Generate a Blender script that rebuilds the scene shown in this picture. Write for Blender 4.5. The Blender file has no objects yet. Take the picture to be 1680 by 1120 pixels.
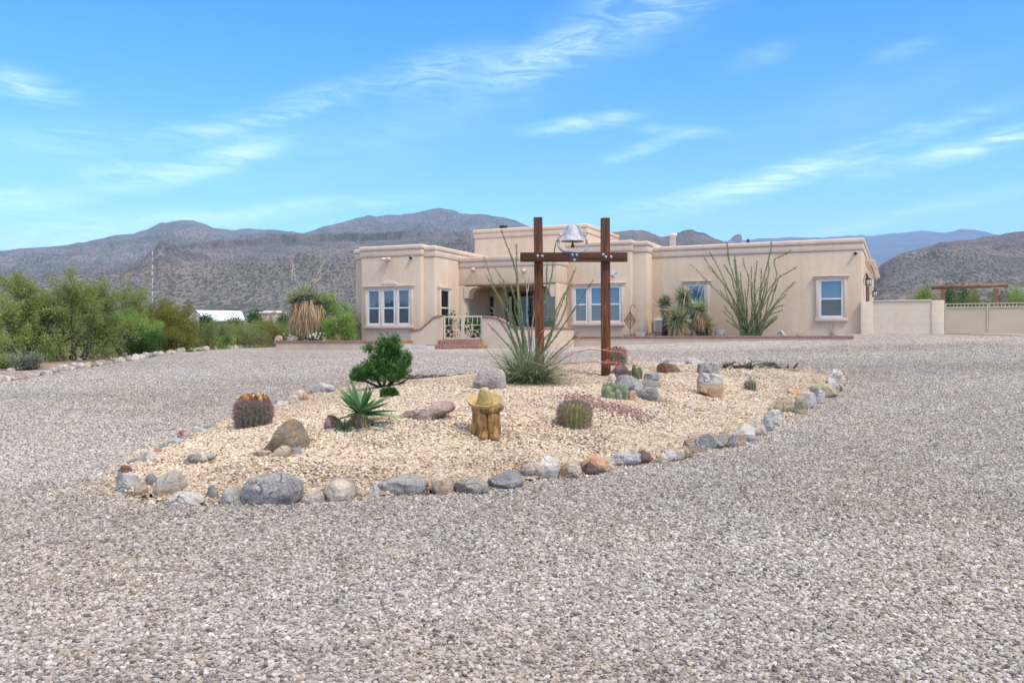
import bpy, bmesh, math, random
import numpy as np
from mathutils import Vector, Matrix

scene = bpy.context.scene
COL = scene.collection
rnd = random.Random(7)
rng = np.random.default_rng(11)
R = math.radians
F, CX, CY, CAMZ = 1430.0, 840.0, 560.0, 1.5      # focal length in photo pixels, image centre, eye height

# ------------------------------------------------------------------ basic helpers
def tag(o, label=None, cat=None, group=None, kind=None):
    if label: o['label'] = label
    if cat: o['category'] = cat
    if group: o['group'] = group
    if kind: o['kind'] = kind
    return o

def empty(name, loc, rz=0.0, **kw):
    o = bpy.data.objects.new(name, None)
    COL.objects.link(o)
    o.empty_display_size = 0.1
    o.location = loc
    o.rotation_euler = (0, 0, rz)
    return tag(o, **kw)

def np_mesh(name, verts, faces, smooth=False):
    """faces: (n,k) array, one k for all"""
    verts = np.asarray(verts, dtype=np.float32)
    faces = np.asarray(faces, dtype=np.int32)
    me = bpy.data.meshes.new(name)
    n, k = faces.shape
    me.vertices.add(len(verts))
    me.vertices.foreach_set('co', verts.ravel())
    me.loops.add(n * k)
    me.loops.foreach_set('vertex_index', faces.ravel())
    me.polygons.add(n)
    me.polygons.foreach_set('loop_start', np.arange(0, n * k, k, dtype=np.int32))
    me.polygons.foreach_set('loop_total', np.full(n, k, dtype=np.int32))
    if smooth:
        me.polygons.foreach_set('use_smooth', np.ones(n, dtype=bool))
    me.update(calc_edges=True)
    return me

def link(name, me, mat=None, parent=None, loc=None, rot=None):
    o = bpy.data.objects.new(name, me)
    COL.objects.link(o)
    if mat is not None:
        if isinstance(mat, (list, tuple)):
            for m in mat: me.materials.append(m)
        else:
            me.materials.append(mat)
    if parent is not None: o.parent = parent
    if loc is not None: o.location = loc
    if rot is not None: o.rotation_euler = rot
    return o

class MB:
    """collects boxes, prisms, tubes, lathes and links them as one mesh object"""
    def __init__(self): self.v, self.f, self.s = [], [], []
    def add(self, vs, fs, smooth=False):
        b = len(self.v)
        self.v += [tuple(p) for p in vs]
        self.f += [tuple(b + i for i in f) for f in fs]
        self.s += [smooth] * len(fs)
        return self
    def box(self, x0, x1, y0, y1, z0, z1):
        vs = [(x0,y0,z0),(x1,y0,z0),(x1,y1,z0),(x0,y1,z0),(x0,y0,z1),(x1,y0,z1),(x1,y1,z1),(x0,y1,z1)]
        return self.add(vs, [(3,2,1,0),(4,5,6,7),(0,1,5,4),(1,2,6,5),(2,3,7,6),(3,0,4,7)])
    def prism(self, poly, z0, z1):
        n = len(poly)
        vs = [(x,y,z0) for x,y in poly] + [(x,y,z1) for x,y in poly]
        fs = [tuple(range(n-1,-1,-1)), tuple(range(n,2*n))] + [(i,(i+1)%n,n+(i+1)%n,n+i) for i in range(n)]
        return self.add(vs, fs)
    def prism_y(self, poly, y0, y1):            # polygon in xz, extruded along y (poly counter-clockwise seen from -y)
        n = len(poly)
        vs = [(x,y0,z) for x,z in poly] + [(x,y1,z) for x,z in poly]
        fs = [tuple(range(n)), tuple(range(2*n-1,n-1,-1))] + [(i,n+i,n+(i+1)%n,(i+1)%n) for i in range(n)]
        return self.add(vs, fs)
    def tube(self, pts, radii, n=8, cap=True, smooth=True):
        pts = [Vector(p) for p in pts]
        if not hasattr(radii, '__len__'): radii = [radii]*len(pts)
        vs = []
        up = Vector((0.13,0.21,0.97))
        for i,p in enumerate(pts):
            d = (pts[min(i+1,len(pts)-1)] - pts[max(i-1,0)])
            if d.length < 1e-9: d = Vector((0,0,1))
            d.normalize()
            a = d.cross(up)
            if a.length < 1e-3: a = d.cross(Vector((1,0,0)))
            a.normalize(); b = d.cross(a)
            for k in range(n):
                t = 2*math.pi*k/n
                vs.append(p + (a*math.cos(t) + b*math.sin(t))*radii[i])
        fs = []
        for i in range(len(pts)-1):
            for k in range(n):
                fs.append((i*n+k, (i+1)*n+k, (i+1)*n+(k+1)%n, i*n+(k+1)%n))
        if cap:
            fs.append(tuple(range(n))); fs.append(tuple(len(vs)-1-k for k in range(n)))
        return self.add(vs, fs, smooth)
    def ring(self, c, rx, rz, r, n=40, m=8, a0=0, a1=2*math.pi, squash=1.0):   # ring in the xz plane
        pts = [(c[0]+rx*math.cos(a0+(a1-a0)*i/n), c[1], c[2]+rz*math.sin(a0+(a1-a0)*i/n)) for i in range(n+1)]
        return self.tube(pts, r, m)
    def lathe(self, prof, c=(0,0,0), n=32, close=False, squash=1.0):
        vs = []
        for r,z in prof:
            for k in range(n):
                t = 2*math.pi*k/n
                vs.append((c[0]+r*math.cos(t), c[1]+r*math.sin(t)*squash, c[2]+z))
        fs = []
        for i in range(len(prof)-1):
            for k in range(n):
                fs.append((i*n+k, i*n+(k+1)%n, (i+1)*n+(k+1)%n, (i+1)*n+k))
        fs.append(tuple(n-1-k for k in range(n)))
        fs.append(tuple((len(prof)-1)*n+k for k in range(n)))
        return self.add(vs, fs, True)
    def build(self, name, mat=None, parent=None, loc=None, rot=None, bevel=0.0, seg=2):
        me = bpy.data.meshes.new(name)
        me.from_pydata(self.v, [], self.f)
        me.polygons.foreach_set('use_smooth', self.s)
        if bevel > 0:
            bm = bmesh.new(); bm.from_mesh(me)
            es = [e for e in bm.edges if len(e.link_faces)==2 and e.calc_face_angle(0) > 0.5]
            bmesh.ops.bevel(bm, geom=es, offset=bevel, segments=seg, affect='EDGES', profile=0.5, clamp_overlap=True)
            for f in bm.faces: f.smooth = True
            bm.to_mesh(me); bm.free()
            me.set_sharp_from_angle(angle=R(35))
        me.update()
        return link(name, me, mat, parent, loc, rot)

# value noise -----------------------------------------------------------------
def _hash(i, j, k, seed):
    h = (i.astype(np.int64)*374761393 + j.astype(np.int64)*668265263 + k.astype(np.int64)*2147483647 + seed*974711) & 0xffffffff
    h = ((h ^ (h >> 13)) * 1274126177) & 0xffffffff
    h = (h ^ (h >> 16)) & 0xffff
    return h / 32767.5 - 1.0
def noise3(P, seed=0):
    P = np.asarray(P, float); i = np.floor(P).astype(np.int64); f = P - i
    f = f*f*f*(f*(f*6-15)+10)
    out = 0
    for a in (0,1):
        for b in (0,1):
            for c in (0,1):
                w = (f[:,0] if a else 1-f[:,0])*(f[:,1] if b else 1-f[:,1])*(f[:,2] if c else 1-f[:,2])
                out = out + w*_hash(i[:,0]+a, i[:,1]+b, i[:,2]+c, seed)
    return out
def fbm(P, seed=0, octv=4, ridged=False, gain=0.5):
    P = np.asarray(P, float); s = 0; a = 1.0; t = 0
    for o in range(octv):
        n = noise3(P*(2**o), seed+o*17)
        if ridged: n = 1-2*np.abs(n)
        s = s + a*n; t += a; a *= gain
    return s/t

# ------------------------------------------------------------------ terrain
def base_z(x, y):
    x = np.asarray(x, float); y = np.asarray(y, float)
    t = ((y-5.0) + np.sqrt((y-5.0)**2 + 3.0))/2 - 0.13
    t = np.where(t > 0, t, 0.0)
    lim = 22.6
    near = np.minimum(t, lim)
    A = 0.056*near + 0.006*np.clip(t-lim, 0, 200)
    cr = np.interp(x, [-14,-8,0,2,5,8,10.6,12,14,22], [-0.16,-0.09,0,0.05,0.17,0.31,0.46,0.52,0.54,0.54])*np.clip((y-8)/20.0, 0, 1)*np.clip(1-(y-60)/200, 0, 1)
    und = 0.03*np.sin(x*0.31+1.3)*np.sin(y*0.27+0.4)*np.clip((y-3)/6, 0, 1)*np.clip(1-(y-22)/6, 0, 1)
    return A + cr + und

ISLAND_PX = [(196,784),(222,808),(285,830),(400,829),(500,824),(620,814),(745,807),(860,792),(950,774),(1060,755),(1140,740),
             (1235,713),(1315,672),(1372,636),(1386,621),(1374,612),(1300,605),(1200,602),(1100,601),(1000,601),(900,604),
             (800,610),(700,621),(600,633),(540,642),(470,660),(400,682),(330,709),(270,732),(220,758)]
def _ray(px, py, gfun):
    ys = np.arange(3.0, 90.0, 0.02)
    xs = (px-CX)/F*ys
    ray = CAMZ + (CY-py)/F*ys
    g = gfun(xs, ys)
    k = np.argmax(g >= ray)
    if not (g >= ray).any(): k = len(ys)-1
    return float(xs[k]), float(ys[k]), float(g[k])
ISL = np.array([_ray(px, py, base_z)[:2] for px,py in ISLAND_PX])
def poly_dist(x, y, P=ISL):
    """signed distance: > 0 inside"""
    x = np.asarray(x, float); y = np.asarray(y, float)
    best = np.full(x.shape, 1e9); inside = np.zeros(x.shape, bool)
    n = len(P)
    for i in range(n):
        x0,y0 = P[i]; x1,y1 = P[(i+1)%n]
        dx,dy = x1-x0, y1-y0
        t = np.clip(((x-x0)*dx+(y-y0)*dy)/(dx*dx+dy*dy+1e-12), 0, 1)
        best = np.minimum(best, np.hypot(x-x0-t*dx, y-y0-t*dy))
        c = ((y0 > y) != (y1 > y)) & (x < (x1-x0)*(y-y0)/((y1-y0) if y1 != y0 else 1e-9)+x0)
        inside ^= c
    return np.where(inside, best, -best)
def mound(x, y):
    d = np.clip(poly_dist(x, y)/2.6, 0, 1)
    return 0.30*d*d*(3-2*d) + np.where(d > 0, 0.02*np.sin(np.asarray(x)*1.9)*np.sin(np.asarray(y)*1.6+1), 0)*d
def ground(x, y):
    return base_z(x, y) + mound(x, y)
def gz(x, y):
    return float(ground(np.array([x]), np.array([y]))[0])
def at(px, py):
    """point of the ground seen at a photo pixel"""
    return _ray(px, py, ground)

# ------------------------------------------------------------------ materials
def srgb(r, g, b):
    def c(v):
        v /= 255.0
        return v/12.92 if v <= 0.04045 else ((v+0.055)/1.055)**2.4
    return (c(r), c(g), c(b), 1.0)
def lin(c): return (c[0], c[1], c[2], 1.0)

class NT:
    def __init__(self, name):
        self.m = bpy.data.materials.new(name); self.m.use_nodes = True
        self.t = self.m.node_tree; self.t.nodes.clear()
        self.out = self.n('ShaderNodeOutputMaterial')
    def n(self, typ, **kw):
        nd = self.t.nodes.new(typ)
        for k,v in kw.items():
            if k.startswith('i_'):
                key = k[2:]
                key = int(key) if key.isdigit() else key.replace('_',' ')
                nd.inputs[key].default_value = v
            else: setattr(nd, k, v)
        return nd
    def l(self, a, b): self.t.links.new(a, b)
    def coord(self, which='Object', scale=None, rot=None, loc=None):
        tc = self.n('ShaderNodeTexCoord')
        o = tc.outputs[which]
        if scale is not None or rot is not None or loc is not None:
            mp = self.n('ShaderNodeMapping')
            if scale is not None: mp.inputs['Scale'].default_value = scale if hasattr(scale,'__len__') else (scale,)*3
            if rot is not None: mp.inputs['Rotation'].default_value = rot
            if loc is not None: mp.inputs['Location'].default_value = loc
            self.l(o, mp.inputs['Vector']); o = mp.outputs['Vector']
        return o
    def noise(self, co, scale, detail=5, rough=0.55, dist=0.0):
        nd = self.n('ShaderNodeTexNoise'); self.l(co, nd.inputs['Vector'])
        nd.inputs['Scale'].default_value = scale; nd.inputs['Detail'].default_value = detail
        nd.inputs['Roughness'].default_value = rough; nd.inputs['Distortion'].default_value = dist
        return nd.outputs['Fac']
    def ramp(self, fac, stops, interp='LINEAR'):
        nd = self.n('ShaderNodeValToRGB'); cr = nd.color_ramp; cr.interpolation = interp
        while len(cr.elements) > 1: cr.elements.remove(cr.elements[-1])
        cr.elements[0].position = stops[0][0]; cr.elements[0].color = lin(stops[0][1])
        for p,c in stops[1:]:
            e = cr.elements.new(p); e.color = lin(c)
        self.l(fac, nd.inputs['Fac']); return nd.outputs['Color']
    def mix(self, fac, a, b, blend='MIX'):
        nd = self.n('ShaderNodeMix', data_type='RGBA', blend_type=blend)
        if hasattr(fac, 'is_linked'): self.l(fac, nd.inputs[0])
        else: nd.inputs[0].default_value = fac
        for s,i in ((a,6),(b,7)):
            if hasattr(s, 'is_linked'): self.l(s, nd.inputs[i])
            else: nd.inputs[i].default_value = lin(s)
        return nd.outputs[2]
    def math(self, op, a, b=None, clamp=False):
        nd = self.n('ShaderNodeMath', operation=op, use_clamp=clamp)
        for s,i in ((a,0),(b,1)):
            if s is None: continue
            if hasattr(s, 'is_linked'): self.l(s, nd.inputs[i])
            else: nd.inputs[i].default_value = s
        return nd.outputs[0]
    def bump(self, h, strength=0.4, dist=0.02, normal=None):
        nd = self.n('ShaderNodeBump'); nd.inputs['Strength'].default_value = strength; nd.inputs['Distance'].default_value = dist
        self.l(h, nd.inputs['Height'])
        if normal is not None: self.l(normal, nd.inputs['Normal'])
        return nd.outputs['Normal']
    def bsdf(self, col, rough=0.9, normal=None, spec=0.3, metal=0.0):
        p = self.n('ShaderNodeBsdfPrincipled')
        if hasattr(col, 'is_linked'): self.l(col, p.inputs['Base Color'])
        else: p.inputs['Base Color'].default_value = lin(col)
        if hasattr(rough, 'is_linked'): self.l(rough, p.inputs['Roughness'])
        else: p.inputs['Roughness'].default_value = rough
        p.inputs['Specular IOR Level'].default_value = spec
        p.inputs['Metallic'].default_value = metal
        if normal is not None: self.l(normal, p.inputs['Normal'])
        return p
    def done(self, p):
        self.l(p.outputs[0], self.out.inputs['Surface']); return self.m

def mottled(name, c1, c2, scale=6, rough=0.85, bump=0.3, bscale=60, bdist=0.01, spec=0.3, metal=0.0, mapscale=None, c3=None):
    t = NT(name); co = t.coord('Object', mapscale)
    n1 = t.noise(co, scale, 6, 0.6)
    stops = [(0.36, c1), (0.64, c2)] if c3 is None else [(0.34, c1), (0.52, c2), (0.66, c3)]
    col = t.ramp(n1, stops)
    nb = t.noise(co, bscale, 4, 0.6)
    return t.done(t.bsdf(col, rough, t.bump(nb, bump, bdist), spec, metal))

def leaf_mat(name, c1, c2, c3, trans=0.3, rough=0.6):
    t = NT(name)
    g = t.n('ShaderNodeNewGeometry')
    col = t.ramp(g.outputs['Random Per Island'], [(0.0, c1), (0.5, c2), (1.0, c3)])
    oi = t.n('ShaderNodeObjectInfo')
    hs = t.n('ShaderNodeHueSaturation'); t.l(col, hs.inputs['Color'])
    v = t.n('ShaderNodeMapRange'); t.l(oi.outputs['Random'], v.inputs['Value']); v.inputs['To Min'].default_value = 0.85; v.inputs['To Max'].default_value = 1.15
    t.l(v.outputs[0], hs.inputs['Value'])
    p = t.bsdf(hs.outputs[0], rough, spec=0.25)
    tr = t.n('ShaderNodeBsdfTranslucent'); t.l(hs.outputs[0], tr.inputs['Color'])
    mx = t.n('ShaderNodeMixShader'); mx.inputs[0].default_value = trans
    t.l(p.outputs[0], mx.inputs[1]); t.l(tr.outputs[0], mx.inputs[2])
    return t.done(mx)

def stucco(name, c1, c2):
    t = NT(name); co = t.coord('Object')
    n1 = t.noise(co, 0.55, 5, 0.6); n2 = t.noise(co, 5.0, 4, 0.6)
    st = t.coord('Object', (2.2, 2.2, 0.16)); n3 = t.noise(st, 1.6, 4, 0.6)
    a = t.math('ADD', t.math('MULTIPLY', n1, 0.42), t.math('ADD', t.math('MULTIPLY', n2, 0.2), t.math('MULTIPLY', n3, 0.38)))
    col = t.ramp(a, [(0.28, tuple(x*0.86 for x in c1)), (0.42, c1), (0.62, c2)])
    h = t.math('ADD', t.noise(co, 70, 4, 0.65), t.math('MULTIPLY', t.noise(co, 3.0, 3, 0.5), 1.5))
    return t.done(t.bsdf(col, 0.95, t.bump(h, 0.35, 0.012), 0.15))

M = {}
M['stucco'] = stucco('stucco', (0.565,0.418,0.278), (0.65,0.500,0.346))
M['stucco_trim'] = stucco('stucco_trim', (0.59,0.443,0.312), (0.665,0.518,0.376))
M['block'] = None
M['white_vinyl'] = mottled('white_vinyl', (0.58,0.555,0.51), (0.68,0.655,0.61), 3, 0.5, 0.05)
M['cream_metal'] = mottled('cream_metal', (0.62,0.50,0.35), (0.70,0.58,0.42), 6, 0.5, 0.05)
M['dark_metal'] = mottled('dark_metal', (0.03,0.028,0.026), (0.055,0.05,0.045), 8, 0.5, 0.1)
M['galv'] = mottled('galvanised_metal', (0.42,0.43,0.44), (0.58,0.58,0.58), 9, 0.45, 0.1, metal=0.6)
M['white_paint'] = mottled('white_paint', (0.30,0.295,0.285), (0.56,0.555,0.54), 9, 0.5, 0.2)
M['rust'] = mottled('rusty_iron', (0.10,0.045,0.025), (0.22,0.10,0.05), 20, 0.9, 0.4)
M['concrete'] = mottled('concrete', (0.40,0.36,0.33), (0.50,0.46,0.42), 2.5, 0.9, 0.2, 40)
M['soil'] = mottled('planter_soil', (0.16,0.10,0.07), (0.30,0.20,0.14), 8, 0.95, 0.8, 30, 0.03)
M['roofing'] = mottled('roofing', (0.45,0.43,0.40), (0.55,0.52,0.5), 3, 0.9, 0.2)
M['porch_wood'] = mottled('porch_wood', (0.10,0.055,0.03), (0.17,0.09,0.05), 5, 0.7, 0.3)

def glass_mat(name, c, rough=0.03, spec=0.6):
    t = NT(name); co = t.coord('Object')
    n = t.noise(co, 1.3, 2, 0.5)
    p = t.bsdf(c, rough, t.bump(n, 0.16, 0.03), spec)
    p.inputs['Coat Weight'].default_value = 0.6; p.inputs['Coat Roughness'].default_value = 0.02
    return t.done(p)
M['glass'] = glass_mat('window_glass', (0.020,0.055,0.10))
M['glass_blue'] = glass_mat('window_glass_blue', (0.03,0.10,0.19))
M['screen'] = glass_mat('screened_glass', (0.045,0.055,0.07), 0.25, 0.4)
M['glass_dark'] = glass_mat('dark_glass', (0.012,0.014,0.016))

def blind_mat():
    t = NT('screened_glass_over_blinds'); co = t.coord('Object'); sp = t.n('ShaderNodeSeparateXYZ'); t.l(co, sp.inputs[0])
    s = t.math('FRACT', t.math('MULTIPLY', sp.outputs[2], 17.0)); n = t.noise(co, 2.0, 3)
    col = t.ramp(s, [(0.0,(0.02,0.024,0.03)),(0.25,(0.03,0.034,0.042)),(0.4,(0.085,0.09,0.10)),(0.9,(0.065,0.07,0.08)),(1.0,(0.02,0.024,0.03))])
    col = t.mix(0.5, col, t.ramp(n, [(0.35,(0.5,0.5,0.55)),(0.65,(1.2,1.2,1.2))]), 'MULTIPLY')
    p = t.bsdf(col, 0.22, None, 0.5); p.inputs['Coat Weight'].default_value = 0.5; p.inputs['Coat Roughness'].default_value = 0.08
    return t.done(p)
M['screen'] = blind_mat()
def brick_mat():
    t = NT('brick_cap'); co = t.coord('Object')
    b = t.n('ShaderNodeTexBrick'); mp = t.n('ShaderNodeMapping'); t.l(co, mp.inputs[0])
    t.l(mp.outputs[0], b.inputs['Vector'])
    b.inputs['Scale'].default_value = 1.0; b.inputs['Brick Width'].default_value = 0.11; b.inputs['Row Height'].default_value = 0.5
    b.inputs['Mortar Size'].default_value = 0.008; b.offset = 0.0
    b.inputs['Color1'].default_value = (0.24,0.10,0.06,1); b.inputs['Color2'].default_value = (0.34,0.17,0.11,1); b.inputs['Mortar'].default_value = (0.36,0.29,0.23,1)
    n = t.noise(co, 14, 4)
    col = t.mix(0.5, b.outputs['Color'], t.ramp(n, [(0.3,(0.22,0.10,0.065)),(0.7,(0.40,0.23,0.16))]))
    return t.done(t.bsdf(col, 0.9, t.bump(n, 0.4, 0.01)))
M['brick'] = brick_mat()

def block_mat():
    t = NT('block_wall'); co = t.coord('Object')
    mp = t.n('ShaderNodeMapping'); mp.inputs['Rotation'].default_value = (R(90),0,0); t.l(co, mp.inputs[0])
    b = t.n('ShaderNodeTexBrick'); t.l(mp.outputs[0], b.inputs['Vector'])
    b.inputs['Scale'].default_value = 1.0; b.inputs['Brick Width'].default_value = 0.41; b.inputs['Row Height'].default_value = 0.205
    b.inputs['Mortar Size'].default_value = 0.008; b.inputs['Mortar Smooth'].default_value = 0.3
    n = t.noise(co, 1.6, 5); 
    col = t.ramp(n, [(0.3,(0.64,0.50,0.335)),(0.7,(0.74,0.595,0.41))])
    col = t.mix(t.math('MULTIPLY', b.outputs['Fac'], 0.35), col, (0.54,0.38,0.25))
    h = t.math('ADD', t.math('MULTIPLY', b.outputs['Fac'], -1.0), t.math('MULTIPLY', t.noise(co, 60, 3), 0.3))
    return t.done(t.bsdf(col, 0.95, t.bump(h, 0.3, 0.01)))
M['block'] = block_mat()

def wood_mat(name, along, dark=1.0):
    t = NT(name)
    sc = [26,26,26]; sc[along] = 1.1
    co = t.coord('Object', tuple(sc))
    n = t.noise(co, 1.0, 6, 0.6, 1.2)
    sc2 = [3,3,3]; sc2[along] = 0.8
    n2 = t.noise(t.coord('Object', tuple(sc2)), 1.0, 3)
    col = t.ramp(n, [(0.32,(0.035*dark,0.012*dark,0.005*dark)),(0.52,(0.17*dark,0.050*dark,0.011*dark)),(0.72,(0.34*dark,0.125*dark,0.032*dark))])
    col = t.mix(t.math('MULTIPLY', t.ramp(n2, [(0.42,(0,0,0)),(0.62,(1,1,1))]), 0.55), col, (0.06*dark,0.022*dark,0.010*dark))
    sk = [9,9,9]; sk[along] = 2.6
    v = t.n('ShaderNodeTexVoronoi'); t.l(t.coord('Object', tuple(sk)), v.inputs['Vector']); v.inputs['Scale'].default_value = 0.55
    kn = t.ramp(v.outputs['Distance'], [(0.05,(1,1,1)),(0.12,(0,0,0))])
    col = t.mix(kn, col, (0.02,0.008,0.004))
    return t.done(t.bsdf(col, 0.62, t.bump(n, 0.35, 0.006), 0.3))
M['timber_v'] = wood_mat('stained_timber_upright', 2, 0.85)
M['timber_h'] = wood_mat('stained_timber_beam', 0, 0.62)

def ground_mat(name, cell, stops, tint_a, tint_b, tint_amt, bump=0.9, tint_scale=0.45, darkgap=0.5):
    """loose stones: one colour per cell, relief from the cell distance"""
    t = NT(name); co = t.coord('Object')
    wob = t.n('ShaderNodeTexNoise'); t.l(co, wob.inputs['Vector']); wob.inputs['Scale'].default_value = 0.6/cell; wob.inputs['Detail'].default_value = 2
    dv = t.n('ShaderNodeVectorMath', operation='MULTIPLY_ADD'); t.l(wob.outputs['Color'], dv.inputs[0])
    dv.inputs[1].default_value = (cell*0.5,)*3; t.l(co, dv.inputs[2])
    v = t.n('ShaderNodeTexVoronoi', voronoi_dimensions='2D'); t.l(dv.outputs[0], v.inputs['Vector']); v.inputs['Scale'].default_value = 1.0/cell
    sx = t.n('ShaderNodeSeparateColor'); t.l(v.outputs['Color'], sx.inputs[0])
    col = t.ramp(sx.outputs[0], stops, 'CONSTANT')
    v2 = t.n('ShaderNodeTexVoronoi', voronoi_dimensions='2D'); t.l(dv.outputs[0], v2.inputs['Vector']); v2.inputs['Scale'].default_value = 0.31/cell
    sx2 = t.n('ShaderNodeSeparateColor'); t.l(v2.outputs['Color'], sx2.inputs[0])
    col = t.mix(t.math('MULTIPLY', t.math('GREATER_THAN', sx2.outputs[1], 0.72), 0.55), col, t.ramp(sx2.outputs[0], stops, 'CONSTANT'))
    n = t.noise(co, tint_scale, 5, 0.62)
    tint = t.ramp(n, [(0.36, tint_a), (0.64, tint_b)])
    col = t.mix(tint_amt, col, tint, 'MULTIPLY')
    n3 = t.noise(co, 2.6, 5, 0.7)
    col = t.mix(0.55, col, t.ramp(n3, [(0.3,(0.72,0.70,0.68)),(0.55,(1.0,1.0,1.0)),(0.75,(1.12,1.10,1.08))]), 'MULTIPLY')
    nb_ = t.noise(t.coord('Object', (0.07,0.30,1), (0,0,R(12))), 1.0, 3, 0.5)
    col = t.mix(0.8, col, t.ramp(nb_, [(0.40,(0.86,0.85,0.84)),(0.60,(1.10,1.10,1.10))]), 'MULTIPLY')
    h = t.math('SUBTRACT', 1.0, t.math('MULTIPLY', v.outputs['Distance'], 1.0))
    h = t.math('ADD', t.math('POWER', h, 2.0), t.math('MULTIPLY', sx.outputs[1], 0.9))
    return t.done(t.bsdf(col, 0.92, t.bump(h, bump, cell*0.8), 0.2))

GRAVEL_STOPS = [(0.0,(0.12,0.104,0.086)),(0.08,(0.21,0.182,0.150)),(0.22,(0.29,0.252,0.208)),(0.40,(0.37,0.327,0.272)),(0.56,(0.33,0.265,0.19)),(0.66,(0.42,0.377,0.318)),(0.82,(0.48,0.435,0.37)),(0.95,(0.58,0.535,0.465))]
BED_STOPS = [(0.0,(0.19,0.12,0.06)),(0.10,(0.37,0.255,0.145)),(0.26,(0.51,0.395,0.265)),(0.5,(0.61,0.50,0.355)),(0.72,(0.70,0.605,0.465)),(0.92,(0.45,0.385,0.31))]
M['drive'] = ground_mat('drive_gravel', 0.026, [(p,(min(1,c[0]*1.34),min(1,c[1]*1.345),min(1,c[2]*1.36))) for p,c in GRAVEL_STOPS], (0.965,0.957,0.965), (1.0,0.95,0.86), 0.82)
M['bed'] = ground_mat('bed_gravel', 0.028, BED_STOPS, (1.0,0.97,0.9), (0.98,0.9,0.82), 0.6)
M['desert'] = ground_mat('desert_soil', 0.12, [(0.0,(0.24,0.17,0.12)),(0.3,(0.32,0.23,0.165)),(0.6,(0.38,0.29,0.21)),(0.85,(0.46,0.38,0.30))], (0.9,0.95,0.9), (1.0,0.9,0.8), 0.7, 0.5)

def pebble_mat(name, stops, tint_a, tint_b, tint_amt, tint_scale=0.45):
    t = NT(name)
    oi = t.n('ShaderNodeObjectInfo')
    col = t.ramp(oi.outputs['Random'], stops, 'CONSTANT')
    g = t.n('ShaderNodeNewGeometry')
    n = t.noise(g.outputs['Position'], tint_scale, 5, 0.62)
    col = t.mix(tint_amt, col, t.ramp(n, [(0.36, tint_a), (0.64, tint_b)]), 'MULTIPLY')
    n3 = t.noise(g.outputs['Position'], 2.6, 5, 0.7)
    col = t.mix(0.55, col, t.ramp(n3, [(0.3,(0.72,0.70,0.68)),(0.55,(1.0,1.0,1.0)),(0.75,(1.12,1.10,1.08))]), 'MULTIPLY')
    mp = t.n('ShaderNodeMapping'); t.l(g.outputs['Position'], mp.inputs[0]); mp.inputs['Scale'].default_value = (0.07,0.30,1); mp.inputs['Rotation'].default_value = (0,0,R(12))
    nb_ = t.noise(mp.outputs[0], 1.0, 3, 0.5)
    col = t.mix(0.8, col, t.ramp(nb_, [(0.40,(0.86,0.85,0.84)),(0.60,(1.10,1.10,1.10))]), 'MULTIPLY')
    return t.done(t.bsdf(col, 0.85, None, 0.25))
M['drive_pebble'] = pebble_mat('drive_pebble', [(p,(min(1,c[0]*1.09),min(1,c[1]*1.09),min(1,c[2]*1.07))) for p,c in GRAVEL_STOPS], (0.965,0.957,0.965), (1.0,0.95,0.86), 0.82)
M['bed_pebble'] = pebble_mat('bed_pebble', BED_STOPS, (1.0,0.97,0.9), (0.98,0.9,0.82), 0.6)

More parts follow.
